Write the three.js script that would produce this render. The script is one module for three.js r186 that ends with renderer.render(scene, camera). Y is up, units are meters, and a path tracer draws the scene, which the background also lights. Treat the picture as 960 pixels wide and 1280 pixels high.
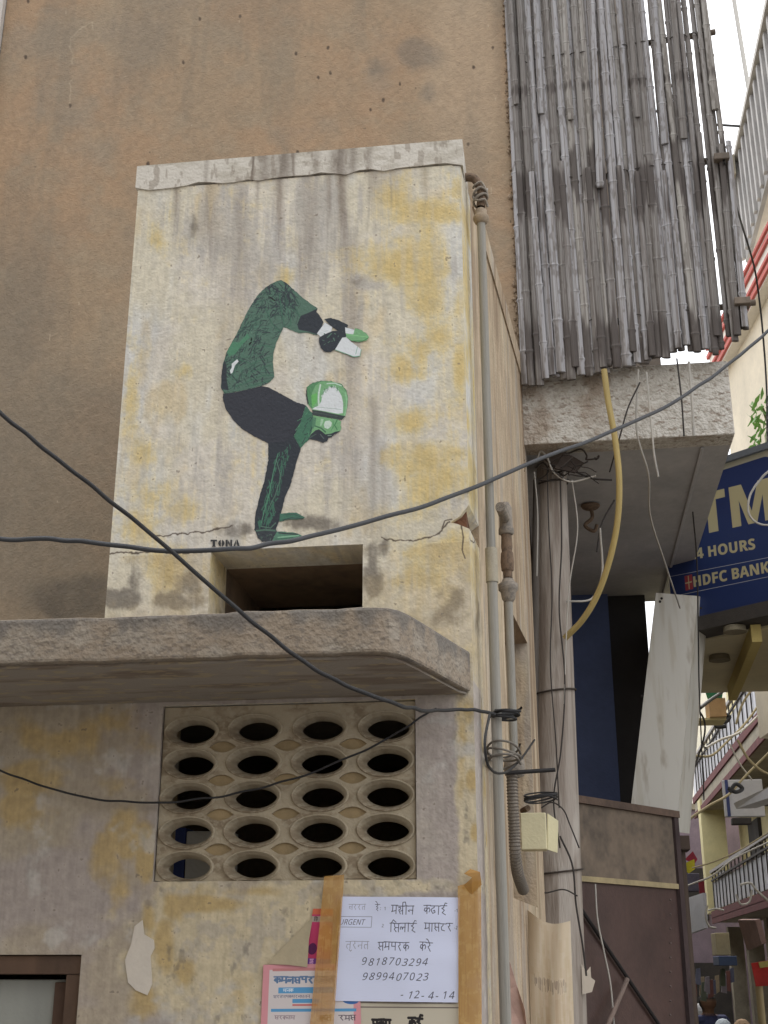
import * as THREE from 'three';
import { RoundedBoxGeometry } from 'three/addons/geometries/RoundedBoxGeometry.js';
import { mergeGeometries } from 'three/addons/utils/BufferGeometryUtils.js';
import { MarchingCubes } from 'three/addons/objects/MarchingCubes.js';

// ---------------------------------------------------------------- camera, sky, sun, exposure
const scene = new THREE.Scene();
const FOCAL = 1571, PITCH = 19.95 * Math.PI / 180, YAW = -7.7 * Math.PI / 180;
const camera = new THREE.PerspectiveCamera(2 * Math.atan(640 / FOCAL) * 180 / Math.PI, 0.75, 0.05, 400);
camera.position.set(0, 2.0, 3.3);
const FWD = new THREE.Vector3(Math.sin(YAW) * Math.cos(PITCH), Math.sin(PITCH), -Math.cos(YAW) * Math.cos(PITCH));
const RIGHT = new THREE.Vector3(Math.cos(YAW), 0, Math.sin(YAW));
const UP = new THREE.Vector3().crossVectors(RIGHT, FWD);
camera.lookAt(camera.position.clone().add(FWD));

const SW = 128, SH = 64, skyData = new Float32Array(SW * SH * 4);
for (let j = 0; j < SH; j++) for (let i = 0; i < SW; i++) {
  const el = ((j + 0.5) / SH - 0.5) * Math.PI, k = 0.62 + 0.38 * Math.max(0, Math.sin(el)); // hazy bright sky
  const o = (j * SW + i) * 4, L = 3.3 * k;
  skyData[o] = L * 0.985; skyData[o + 1] = L * 1.0; skyData[o + 2] = L * 1.03; skyData[o + 3] = 1;
}
const sky = new THREE.DataTexture(skyData, SW, SH, THREE.RGBAFormat, THREE.FloatType);
sky.mapping = THREE.EquirectangularReflectionMapping; sky.magFilter = THREE.LinearFilter; sky.needsUpdate = true;
scene.background = sky; scene.environment = sky;

const sun = new THREE.DirectionalLight(new THREE.Color(1, 0.95, 0.87), 3.0);
sun.position.set(-3.2, 28, -19); sun.target.position.set(0, 2, -2); scene.add(sun, sun.target);
sun.castShadow = true; sun.shadow.radius = 3; sun.shadow.mapSize.set(2048, 2048);
Object.assign(sun.shadow.camera, { left: -16, right: 16, top: 30, bottom: -16, near: 1, far: 90 });

const renderer = new THREE.WebGLRenderer({ antialias: true });
renderer.toneMapping = THREE.LinearToneMapping;
renderer.toneMappingExposure = 0.78;
renderer.shadowMap.enabled = true; renderer.shadowMap.type = THREE.PCFSoftShadowMap;

// ---------------------------------------------------------------- helpers
const V = (x, y, z) => new THREE.Vector3(x, y, z);
const CAM = camera.position;
const ray = (px, py) => FWD.clone().multiplyScalar(FOCAL).addScaledVector(RIGHT, px - 480).addScaledVector(UP, 640 - py);
function at(px, py, z) { const r = ray(px, py); return CAM.clone().addScaledVector(r, (z - CAM.z) / r.z); }
function atY(px, py, y) { const r = ray(px, py); return CAM.clone().addScaledVector(r, (y - CAM.y) / r.y); }
function atX(px, py, x) { const r = ray(px, py); return CAM.clone().addScaledVector(r, (x - CAM.x) / r.x); }
function atPlane(px, py, P, n) { const r = ray(px, py); return CAM.clone().addScaledVector(r, P.clone().sub(CAM).dot(n) / r.dot(n)); }
function toPix(p) { const d = p.clone().sub(CAM), w = d.dot(FWD); return [480 + FOCAL * d.dot(RIGHT) / w, 640 - FOCAL * d.dot(UP) / w]; }

let seed = 12345;
const rnd = () => { seed = (seed * 1664525 + 1013904223) >>> 0; return seed / 4294967296; };
const rr = (a, b) => a + (b - a) * rnd();
const HASH = new Float32Array(65536); for (let i = 0; i < 65536; i++) HASH[i] = rnd();
function vn(x, y, s = 0, per = 0) {
  let xi = Math.floor(x), yi = Math.floor(y); const fx = x - xi, fy = y - yi;
  let x1 = xi + 1, y1 = yi + 1;
  if (per) { xi = ((xi % per) + per) % per; yi = ((yi % per) + per) % per; x1 = ((x1 % per) + per) % per; y1 = ((y1 % per) + per) % per; }
  const u = fx * fx * (3 - 2 * fx), v = fy * fy * (3 - 2 * fy);
  const h = (a, b) => HASH[((a * 7919 + b * 104729 + s * 31337) & 0x7fffffff) % 65536];
  const a = h(xi, yi), b = h(x1, yi), c = h(xi, y1), d = h(x1, y1);
  return a + (b - a) * u + (c - a) * v + (a - b - c + d) * u * v;
}
function fbm(x, y, o = 4, s = 0, per = 0) { let t = 0, a = 0.5, n = 0; for (let i = 0; i < o; i++) { t += a * vn(x, y, s + i * 17, per); n += a; x *= 2; y *= 2; per *= 2; a *= 0.55; } return t / n; }
const clamp = (x, a = 0, b = 1) => Math.min(b, Math.max(a, x));
const sst = (a, b, x) => { const t = clamp((x - a) / (b - a)); return t * t * (3 - 2 * t); };
const mixc = (c, d, t) => { c[0] += (d[0] - c[0]) * t; c[1] += (d[1] - c[1]) * t; c[2] += (d[2] - c[2]) * t; };

function dataTex(w, h, fn, { srgb = true, x0 = 0, y0 = 0, sx = 1, sy = 1, wrap = THREE.RepeatWrapping } = {}) {
  const d = new Uint8Array(w * h * 4);
  for (let j = 0; j < h; j++) for (let i = 0; i < w; i++) {
    const c = fn((i + 0.5) / w, (j + 0.5) / h), o = (j * w + i) * 4;
    d[o] = clamp(c[0], 0, 255); d[o + 1] = clamp(c[1], 0, 255); d[o + 2] = clamp(c[2], 0, 255); d[o + 3] = 255;
  }
  const t = new THREE.DataTexture(d, w, h, THREE.RGBAFormat);
  t.magFilter = THREE.LinearFilter; t.minFilter = THREE.LinearMipmapLinearFilter; t.generateMipmaps = true;
  if (srgb) t.colorSpace = THREE.SRGBColorSpace;
  t.wrapS = t.wrapT = wrap; t.repeat.set(1 / sx, 1 / sy); t.offset.set(-x0 / sx, -y0 / sy); t.needsUpdate = true;
  return t;
}
function canvasTex(w, h, draw) {
  const c = document.createElement('canvas'); c.width = w; c.height = h; draw(c.getContext('2d'), w, h);
  const t = new THREE.CanvasTexture(c); t.colorSpace = THREE.SRGBColorSpace; t.magFilter = THREE.LinearFilter; return t;
}
// uv in metres on every face, by the axis it faces most
function metreUV(g, sw = false) {
  g = g.index ? g.toNonIndexed() : g;
  const p = g.attributes.position, uv = new Float32Array(p.count * 2);
  const a = V(0, 0, 0), b = V(0, 0, 0), c = V(0, 0, 0);
  for (let i = 0; i < p.count; i += 3) {
    a.fromBufferAttribute(p, i); b.fromBufferAttribute(p, i + 1); c.fromBufferAttribute(p, i + 2);
    const n = b.clone().sub(a).cross(c.clone().sub(a)), ax = Math.abs(n.x), ay = Math.abs(n.y), az = Math.abs(n.z);
    [a, b, c].forEach((q, k) => {
      let u, v;
      if (az >= ax && az >= ay) { u = q.x; v = q.y; } else if (ax >= ay) { u = q.z; v = q.y; } else { u = q.x; v = q.z; }
      uv[(i + k) * 2] = sw ? v : u; uv[(i + k) * 2 + 1] = sw ? u : v;
    });
  }
  g.setAttribute('uv', new THREE.BufferAttribute(uv, 2)); return g;
}
const taken = {};
function numbered(n) { if (!(n in taken)) { taken[n] = 0; return n; } taken[n]++; return n + '_' + String(taken[n]).padStart(3, '0'); }
function mesh(name, geo, mat, parent) { const m = new THREE.Mesh(geo, mat); m.name = name; m.castShadow = m.receiveShadow = true; parent.add(m); return m; }
function tag(o, label, category, group, kind) { o.userData.label = label; o.userData.category = category; if (group) o.userData.group = group; if (kind) o.userData.kind = kind; return o; }
function thing(name, label, category, group, pos = [0, 0, 0]) { const g = new THREE.Group(); g.name = numbered(name); g.position.set(...pos); scene.add(g); return tag(g, label, category, group); }
function single(name, geo, mat, label, category, group) { return tag(mesh(numbered(name), geo, mat, scene), label, category, group); }
function struct(name, geo, mat) { const m = mesh(numbered(name), geo, mat, scene); m.userData.kind = 'structure'; m.userData.label = name.replace(/_/g, ' '); return m; }

const std = (o) => new THREE.MeshStandardMaterial({ roughness: 0.9, side: THREE.DoubleSide, ...o });
const hex = (r, g, b) => new THREE.Color().setRGB(r / 255, g / 255, b / 255, THREE.SRGBColorSpace);

function boxAt(x0, x1, y0, y1, z0, z1, r = 0) {
  const g = r ? new RoundedBoxGeometry(x1 - x0, y1 - y0, z1 - z0, 2, r) : new THREE.BoxGeometry(x1 - x0, y1 - y0, z1 - z0);
  g.translate((x0 + x1) / 2, (y0 + y1) / 2, (z0 + z1) / 2); return metreUV(g);
}
function tube(pts, r, seg = 0, rad = 8) {
  const c = new THREE.CatmullRomCurve3(pts, false, 'centripetal');
  return new THREE.TubeGeometry(c, seg || Math.max(12, pts.length * 8), r, rad, false);
}
function rod(a, b, r0, r1 = r0, rad = 14) {
  const d = b.clone().sub(a), g = new THREE.CylinderGeometry(r1, r0, d.length(), rad, 1);
  g.applyQuaternion(new THREE.Quaternion().setFromUnitVectors(V(0, 1, 0), d.clone().normalize())); const m = a.clone().add(b).multiplyScalar(0.5);
  g.translate(m.x, m.y, m.z); return g;
}
// a flat plate with thickness t behind its outline; pts are 3-D points of one plane, seen counter-clockwise from its front
function plate(pts, t = 0.004, uvf = null) {
  const o = pts[0], n = V(0, 0, 0);
  for (let i = 0; i < pts.length; i++) { const a = pts[i].clone().sub(o), b = pts[(i + 1) % pts.length].clone().sub(o); n.add(a.cross(b)); }
  n.normalize();
  if (n.dot(CAM.clone().sub(o)) < 0) { pts = pts.slice().reverse(); n.negate(); }
  const ex = Math.abs(n.y) > 0.9 ? V(1, 0, 0) : V(0, 1, 0).cross(n).normalize(), ey = n.clone().cross(ex);
  const P2 = pts.map(p => new THREE.Vector2(p.clone().sub(pts[0]).dot(ex), p.clone().sub(pts[0]).dot(ey)));
  const tri = THREE.ShapeUtils.triangulateShape(P2, []), pos = [], uv = [];
  const us = P2.map(p => p.x), vs = P2.map(p => p.y), u0 = Math.min(...us), u1 = Math.max(...us), v0 = Math.min(...vs), v1 = Math.max(...vs);
  const put = (p, i) => { pos.push(p.x, p.y, p.z); if (uvf === 'unit') uv.push((P2[i].x - u0) / (u1 - u0), (P2[i].y - v0) / (v1 - v0)); else uv.push(p.x + p.z, p.y); };
  const back = pts.map(p => p.clone().addScaledVector(n, -t));
  for (const [a, b, c] of tri) { for (const i of [a, b, c]) put(pts[i], i); }
  for (const [a, b, c] of tri) { for (const i of [c, b, a]) put(back[i], i); }
  for (let i = 0; i < pts.length; i++) { const j = (i + 1) % pts.length; for (const [p, k] of [[pts[i], i], [back[i], i], [back[j], j], [pts[i], i], [back[j], j], [pts[j], j]]) put(p, k); }
  const g = new THREE.BufferGeometry();
  g.setAttribute('position', new THREE.Float32BufferAttribute(pos, 3)); g.setAttribute('uv', new THREE.Float32BufferAttribute(uv, 2));
  g.computeVertexNormals(); return g;
}
const platePx = (list, z, t, uvf) => plate(list.map(([a, b, zz]) => at(a, b, zz === undefined ? z : zz)), t, uvf);
function extrudeXY(outline, holes, z0, z1) {
  const s = new THREE.Shape(outline.map(([x, y]) => new THREE.Vector2(x, y)));
  for (const h of holes) s.holes.push(new THREE.Path(h.map(([x, y]) => new THREE.Vector2(x, y))));
  const g = new THREE.ExtrudeGeometry(s, { depth: z1 - z0, bevelEnabled: false }); g.translate(0, 0, z0); return metreUV(g);
}
const rect = (x0, x1, y0, y1) => [[x0, y0], [x1, y0], [x1, y1], [x0, y1]];
const ellipse = (cx, cy, a, b, n = 28) => Array.from({ length: n }, (_, i) => { const t = i / n * 2 * Math.PI; return [cx + a * Math.cos(t), cy + b * Math.sin(t)]; });

// ---------------------------------------------------------------- shared surface textures
const bumpFine = dataTex(512, 512, (u, v) => { const k = 255 * clamp(0.55 * fbm(u * 16, v * 16, 5, 3, 16) + 0.45 * fbm(u * 90, v * 90, 2, 9, 90)); return [k, k, k]; }, { srgb: false, sx: 0.6, sy: 0.6 });
const bumpRough = dataTex(512, 512, (u, v) => { const k = 255 * clamp(0.2 + 0.9 * (0.5 * fbm(u * 24, v * 24, 3, 5, 24) + 0.5 * fbm(u * 64, v * 64, 3, 8, 64))); return [k, k, k]; }, { srgb: false, sx: 0.5, sy: 0.5 });
const neutral = {};
function neutralTex(amp, f = 7, s = 1, size = 1.3, streak = 1) {
  const key = [amp, f, s, size, streak].join();
  return neutral[key] ||= dataTex(256, 256, (u, v) => {
    const a = (fbm(u * f, v * f / streak, 5, s, 0) - 0.5) * 4.4 * amp + (fbm(u * 60, v * 60 / streak, 2, s + 5) - 0.5) * amp * 1.6, k = 190 * (1 + a);
    return [k, k * (1 - a * 0.05), k * (1 - a * 0.12)];
  }, { srgb: false, sx: size, sy: size, wrap: THREE.MirroredRepeatWrapping });
}
const AMPS = [0.06, 0.1, 0.15, 0.2, 0.28];
const plain = (c, amp = 0.12, o = {}) => {
  const q = AMPS.reduce((p, x) => Math.abs(x - amp) < Math.abs(p - amp) ? x : p), col = hex(...c).multiplyScalar(255 / 190);
  return std({ color: col, map: neutralTex(q, (o.f || 7) > 9 ? 12 : 7, 1, o.size || 1.3, (o.streak || 1) > 1 ? 5 : 1), roughness: o.rough ?? 0.9, metalness: o.metal || 0, bumpMap: o.bump === 0 ? null : bumpFine, bumpScale: o.bump || 0.0015 });
};

// ---------------------------------------------------------------- ground
const groundG = new THREE.PlaneGeometry(240, 240); groundG.rotateX(-Math.PI / 2);
struct('ground', metreUV(groundG), plain([104, 100, 96], 0.2, { size: 3 }));

// ---------------------------------------------------------------- annex building: painted plaster box over a ground-floor room
const XL = -1.242, XR = -0.207, TOP = 4.434, WT = 0.18, LEDGE_B = 2.69, LEDGE_T = 2.80;
const SIDE_A = 5.15 * Math.PI / 180, SDIR = V(Math.sin(SIDE_A), 0, -Math.cos(SIDE_A)), SNOR = V(Math.cos(SIDE_A), 0, Math.sin(SIDE_A));
const S = (s, y, off = 0) => V(XR, y, 0).addScaledVector(SDIR, s).addScaledVector(SNOR, off);   // a point on the side wall
const BROWN_Z = -1.5;

// distance to a polyline in photo-measured wall marks
function segDist(px, py, L) { let m = 1e9; for (let i = 0; i + 1 < L.length; i++) { const [ax, ay] = L[i], [bx, by] = L[i + 1], dx = bx - ax, dy = by - ay, t = clamp(((px - ax) * dx + (py - ay) * dy) / (dx * dx + dy * dy)); m = Math.min(m, Math.hypot(px - ax - t * dx, py - ay - t * dy)); } return m; }
const blobs = (px, py, L) => { let m = 0; for (const [cx, cy, rx, ry, k = 1] of L) { const a = (px - cx) / rx, b = (py - cy) / ry, d = a * a + b * b; if (d < 6) m = Math.max(m, k * Math.exp(-d * 0.7)); } return m; };
const OCHRE_UP = [[528, 262, 40, 18], [505, 335, 44, 30], [535, 345, 26, 70], [492, 248, 26, 16], [560, 265, 22, 16], [542, 415, 18, 26], [505, 455, 16, 18], [525, 440, 20, 26], [515, 530, 24, 20], [522, 572, 34, 24], [552, 600, 40, 22], [535, 618, 26, 18], [575, 465, 7, 26], [574, 380, 8, 30, 0.8], [182, 570, 16, 20, 0.8], [165, 505, 10, 30, 0.8], [190, 620, 30, 26, 0.75], [175, 655, 26, 22, 0.8], [195, 297, 9, 14, 0.8], [232, 465, 14, 14, 0.8], [205, 715, 34, 26, 0.85], [535, 700, 40, 34, 0.8], [230, 640, 16, 18, 0.7], [355, 350, 10, 12, 0.6], [575, 240, 12, 26, 0.7], [500, 640, 40, 20, 0.7]];
const GREY_UP = [[285, 285, 70, 50, 0.8], [400, 280, 46, 80, 0.9], [452, 352, 26, 12, 1], [250, 300, 16, 40, 0.8], [330, 330, 50, 60, 0.7], [440, 400, 18, 60, 0.7], [560, 340, 22, 30, 0.5], [420, 560, 40, 90, 0.5], [230, 560, 30, 30, 0.5], [260, 580, 40, 50, 0.5]];
const DIRT_UP = [[155, 748, 30, 16, 1], [225, 752, 40, 14, 0.9], [238, 728, 16, 26, 0.95], [168, 722, 16, 22, 0.85], [466, 712, 14, 34, 0.9], [470, 690, 16, 16, 0.8], [452, 352, 14, 7, 0.75], [242, 282, 8, 16, 0.7], [400, 655, 40, 14, 0.6], [300, 662, 40, 12, 0.7], [575, 745, 16, 22, 0.7], [560, 770, 26, 18, 0.7], [545, 745, 18, 10, 0.5]];
const STREAK_UP = [[349, 215, 292, 5, 0.85], [427, 205, 300, 6, 1], [222, 232, 268, 4, 0.7], [262, 212, 330, 7, 0.45], [300, 236, 420, 9, 0.4], [388, 212, 330, 10, 0.4], [410, 205, 260, 4, 0.7], [465, 205, 250, 9, 0.6], [485, 205, 232, 14, 0.6], [322, 214, 240, 3, 0.7], [440, 300, 640, 12, 0.3], [466, 500, 680, 6, 0.45], [478, 560, 660, 5, 0.4], [530, 205, 240, 5, 0.4], [280, 300, 520, 10, 0.25], [375, 300, 420, 8, 0.3]];
const CRACKS = [[[478, 672], [498, 676], [520, 675], [537, 672], [549, 665], [558, 656], [563, 652]], [[190, 671], [225, 667], [262, 664], [290, 657]], [[131, 692], [190, 690], [232, 692], [262, 688]], [[577, 655], [580, 672], [578, 688], [581, 698]], [[553, 660], [556, 652], [566, 648]], [[178, 234], [215, 231], [262, 224], [322, 216], [400, 212], [455, 207], [535, 203], [577, 207]]];
const OCHRE_LO = [[250, 885, 60, 6, 0.4], [30, 975, 46, 24, 0.9], [15, 1010, 40, 22, 0.9], [150, 975, 36, 20, 0.6], [155, 1040, 26, 36, 1], [130, 1075, 22, 36, 0.95], [150, 1110, 18, 26, 0.8], [180, 1060, 12, 50, 0.9], [90, 925, 90, 26, 0.62], [150, 905, 40, 20, 0.6], [185, 1150, 10, 24, 0.8], [205, 1180, 14, 30, 0.8], [180, 1255, 20, 30, 0.8], [260, 1130, 60, 10, 0.8], [320, 1115, 60, 9, 0.6], [215, 1130, 14, 20, 0.7], [340, 1170, 24, 14, 0.5], [300, 1240, 24, 30, 0.6], [590, 975, 7, 14, 0.9], [594, 1040, 7, 12, 0.9], [584, 890, 9, 18, 0.6], [577, 930, 7, 60, 0.6], [230, 1215, 14, 20, 0.6]];
const CREAM_LO = [[260, 1190, 90, 80, 1], [350, 1150, 80, 40, 1], [320, 1250, 110, 50, 1], [590, 1000, 17, 260, 1], [440, 1108, 120, 12, 0.9], [215, 1150, 30, 50, 0.8], [595, 1230, 20, 80, 1]];
const wallTex = dataTex(940, 1626, (u, v) => {
  const x = -1.75 + u * 1.56, y = 1.75 + v * 2.7;
  const [px, py] = toPix(V(x, y, 0));
  const n1 = fbm(x * 5, y * 5, 5, 1), n2 = fbm(x * 16, y * 16, 4, 2), n3 = fbm(x * 70, y * 70, 3, 3), st = fbm(x * 46, y * 4, 4, 4), st2 = fbm(x * 130, y * 8, 3, 6);
  let c;
  if (y > 2.72) {
    c = [206, 199, 180];
    mixc(c, [208, 202, 190], sst(0.45, 0.65, n1));
    mixc(c, [203, 205, 206], sst(0.5, 0.72, fbm(x * 9 + 4, y * 3, 4, 21)) * 0.6);
    mixc(c, [204, 184, 144], sst(0.56, 0.75, fbm(x * 11, y * 5 + 8, 4, 24)) * 0.5);
    mixc(c, [172, 168, 164], sst(0.34, 0.62, blobs(px, py, GREY_UP) + (st - 0.5) * 0.9) * 0.62);
    const oc = blobs(px, py, OCHRE_UP) * 0.95 + (n2 - 0.5) * 1.0 + (st2 - 0.5) * 0.4 + (n3 - 0.5) * 0.3 + (n1 - 0.5) * 0.7;
    mixc(c, [208, 192, 146], sst(0.08, 0.62, oc) * 0.62); mixc(c, [198, 175, 118], sst(0.3, 1.0, oc) * 0.75);
    mixc(c, [186, 180, 170], sst(0.5, 0.7, st) * 0.3);
    for (const [sx, y0, y1, w, k] of STREAK_UP) if (Math.abs(px - sx) < w * 4 && py < y1 + 60 && py > y0 - 20) {
      const q = Math.exp(-Math.pow((px + (n2 - 0.5) * 7 - sx) / w, 2)) * sst(y1 + 50, y1 - 50, py + (st2 - 0.5) * 60) * sst(y0 - 14, y0 + 4, py);
      mixc(c, [118, 106, 96], clamp(q * k * (0.42 + 0.5 * n3)));
    }
    const dm = blobs(px, py, DIRT_UP) + (n2 - 0.5) * 1.0 + (st2 - 0.5) * 0.3;
    mixc(c, [112, 106, 98], sst(0.36, 0.78, dm) * 0.8);
    if (y < 3.11) mixc(c, [170, 152, 118], 0.42 * sst(0.35, 0.6, n1 * 0.6 + n2 * 0.4));
  } else {
    c = [168, 158, 151];
    mixc(c, [176, 167, 158], sst(0.42, 0.66, n1));
    mixc(c, [170, 156, 128], sst(0.44, 0.62, fbm(x * 4 + 3, y * 6, 4, 39)) * 0.5 * sst(560, 480, px));
    const cr = blobs(px, py, CREAM_LO) + (n2 - 0.5) * 0.7;
    mixc(c, [203, 190, 160], sst(0.3, 0.55, cr) * 0.9);
    mixc(c, [176, 168, 156], sst(0.52, 0.66, fbm(x * 22, y * 22, 4, 33)) * 0.6 * sst(0.3, 0.5, cr));
    const oc = blobs(px, py, OCHRE_LO) + (n2 - 0.5) * 0.8 + (n1 - 0.5) * 0.5;
    mixc(c, [184, 160, 112], sst(0.26, 0.75, oc) * 0.85);
    mixc(c, [190, 186, 180], sst(0.6, 0.78, fbm(x * 13 + 9, y * 13, 4, 35)) * 0.7);
    mixc(c, [110, 104, 98], sst(0.66, 0.8, fbm(x * 30, y * 26, 4, 37)) * 0.4 * sst(0.2, 0.5, cr));
  }
  let cd = 9; for (const L of CRACKS) { const b = L[0], e = L[L.length - 1]; if (px > Math.min(b[0], e[0]) - 12 && px < Math.max(b[0], e[0]) + 12 && Math.abs(py - b[1]) < 60) cd = Math.min(cd, segDist(px + (n2 - 0.5) * 8, py + (n3 - 0.5) * 5, L)); }
  mixc(c, [74, 64, 56], sst(1.3, 0.4, cd) * 0.8);
  if (n3 > 0.8) mixc(c, [96, 88, 80], 0.5 * sst(0.8, 0.86, n3));
  const g = 1 + (n3 - 0.5) * 0.16 + (st2 - 0.5) * 0.1;
  return [c[0] * g, c[1] * g, c[2] * g];
}, { x0: -1.75, y0: 1.75, sx: 1.56, sy: 2.7, wrap: THREE.MirroredRepeatWrapping });
const M = {};
M.wall = std({ map: wallTex, bumpMap: bumpFine, bumpScale: 0.003, roughness: 0.93 });
M.side = std({ map: dataTex(512, 1024, (u, v) => {
  const z = u * 1.7, y = v * 4.5, a = fbm(z * 14, y * 0.9, 5, 41), b = fbm(z * 40, y * 12, 3, 43), d = fbm(z * 5, y * 4, 4, 44), c = [180, 162, 138];
  mixc(c, [192, 176, 150], sst(0.5, 0.7, d)); mixc(c, [138, 116, 94], sst(0.42, 0.7, a) * 0.75); mixc(c, [168, 160, 150], sst(0.55, 0.7, fbm(z * 12, y * 2 + 5, 4, 45)) * 0.6);
  const g = 1 + (b - 0.5) * 0.25; return [c[0] * g, c[1] * g, c[2] * g];
}, { sx: 1.7, sy: 4.5, wrap: THREE.MirroredRepeatWrapping }), bumpMap: bumpFine, bumpScale: 0.004, roughness: 0.95 });
M.coping = std({ map: dataTex(1024, 128, (u, v) => {
  const x = XL + u * 1.04, n = fbm(x * 14, v * 3, 4, 51), s = fbm(x * 60, v * 2, 3, 52), c = [204, 199, 189]; mixc(c, [186, 180, 168], sst(0.45, 0.7, n));
  const px = 177 + u * 400;
  for (const [sx, w, k] of [[262, 3, 0.4], [322, 1.6, 0.9], [336, 9, 0.5], [360, 10, 0.7], [372, 2, 0.6], [428, 9, 0.8], [445, 5, 0.5], [465, 4, 0.35], [400, 5, 0.35]]) mixc(c, [112, 102, 92], clamp(Math.exp(-Math.pow((px + (s - 0.5) * 5 - sx) / w, 2)) * k * (0.5 + s)));
  mixc(c, [140, 130, 118], sst(0.58, 0.7, s) * 0.5); return c;
}, { x0: XL, y0: 4.34, sx: 1.04, sy: 0.1, wrap: THREE.MirroredRepeatWrapping }), bumpMap: bumpFine, bumpScale: 0.003, roughness: 0.9 });
M.dark = plain([158, 148, 134], 0.15);
M.niche = plain([114, 96, 78], 0.28, { f: 9 });  // brown mortar tone, darkened further to paint in the dim shade of the duct

const annex = thing('annex_building', 'small cream and ochre stained plaster box over a ground-floor room with ledge', 'building');
{
  const notchY = [at(586, 631, 0).y, at(587, 661, 0).y];
  const outline = [[-4.2, 0], [XR, 0], [XR, notchY[1]], [at(572, 655, 0).x, at(572, 655, 0).y], [at(563, 653, 0).x, at(563, 653, 0).y], [at(575, 645, 0).x, at(575, 645, 0).y], [XR, notchY[0]], [XR, 4.345], [XL, 4.345], [XL, 2.745], [-4.2, 2.745]];
  const winHole = rect(-2.1, -1.233, 0.9, 2.033), jaliHole = rect(-1.056, -0.362, 2.212, 2.674), nicheHole = rect(-0.943, -0.506, LEDGE_T - 0.03, 3.116);
  const g = extrudeXY(outline, [winHole, jaliHole, nicheHole], -WT, 0), p = g.attributes.position;
  for (let i = 0; i < p.count; i++) if (p.getX(i) > XR - 0.001 && p.getZ(i) < -0.1) p.setX(i, XR + 0.016);
  g.computeVertexNormals(); mesh('front_wall', g, M.wall, annex);
  // brick core showing at the broken corner
  mesh('exposed_brick', boxAt(XR - 0.075, XR - 0.008, notchY[1] - 0.03, notchY[0] + 0.03, -0.15, -0.018), plain([104, 72, 54], 0.3, { f: 12, bump: 0.006 }), annex);
  // side wall with its recess
  const sw = new THREE.Shape(rect(0.0, 1.62 - 0.18, 0, 4.345).map(([a, b]) => new THREE.Vector2(a, b)));
  sw.holes.push(new THREE.Path([[0.52, 2.2], [1.19, 2.2], [1.19, 3.155], [0.52, 3.155]].map(([a, b]) => new THREE.Vector2(a, b))));
  const sg = new THREE.ExtrudeGeometry(sw, { depth: 0.16, bevelEnabled: false });
  sg.translate(0, 0, -0.16); sg.rotateY(Math.PI / 2); sg.rotateY(-SIDE_A);
  const so = S(0.181, 0); sg.translate(so.x, 0, so.z); mesh('side_wall', metreUV(sg), M.side, annex);
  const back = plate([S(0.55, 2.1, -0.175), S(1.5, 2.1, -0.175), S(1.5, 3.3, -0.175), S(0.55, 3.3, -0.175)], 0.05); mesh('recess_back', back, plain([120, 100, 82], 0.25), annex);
  // coping with a ragged lower edge
  const cp = [[XL - 0.008, TOP], [XL - 0.008, 4.352]]; for (let i = 1; i < 26; i++) cp.push([XL + (XR - XL) * i / 26, 4.346 + (fbm(i * 0.6, 2, 3, 61) - 0.5) * 0.03]); cp.push([XR + 0.008, 4.338], [XR + 0.008, TOP]);
  mesh('coping', extrudeXY(cp.reverse(), [], -0.22, 0.005), M.coping, annex);
  const scg = boxAt(0, 1.26, 4.338, TOP - 0.004, -0.12, 0.006); scg.rotateY(Math.PI / 2 - SIDE_A); const q = S(0.225, 0); scg.translate(q.x, 0, q.z); mesh('coping', scg, M.side, annex);
  const roof = [V(XL, 4.35, -0.1), V(XR, 4.35, -0.1), S(1.5, 4.35, -0.02), V(XL, 4.35, BROWN_Z + 0.005)];
  mesh('roof', plate(roof, 0.08), M.dark, annex);
  mesh('box_side_wall', boxAt(XL, XL + 0.15, 2.746, 4.344, BROWN_Z + 0.002, -WT - 0.001), M.wall, annex);
  mesh('room_ceiling', boxAt(-4.2, XR - 0.17, 2.70, 2.744, BROWN_Z + 0.002, -WT - 0.001), M.dark, annex);
  mesh('room_side_wall', boxAt(-4.2, -4.05, 0, 2.699, BROWN_Z + 0.002, -WT - 0.001), M.dark, annex);
  // niche over the ledge: lining of a deep duct
  const nx0 = -0.943, nx1 = -0.506, ny = 3.116, nz = -0.62;
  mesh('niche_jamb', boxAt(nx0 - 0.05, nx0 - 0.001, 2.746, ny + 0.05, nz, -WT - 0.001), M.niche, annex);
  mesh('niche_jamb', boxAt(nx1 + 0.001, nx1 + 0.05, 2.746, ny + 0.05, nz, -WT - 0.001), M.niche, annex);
  mesh('niche_ceiling', boxAt(nx0, nx1, ny + 0.001, ny + 0.06, nz, -WT - 0.001), M.niche, annex);
}
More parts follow.
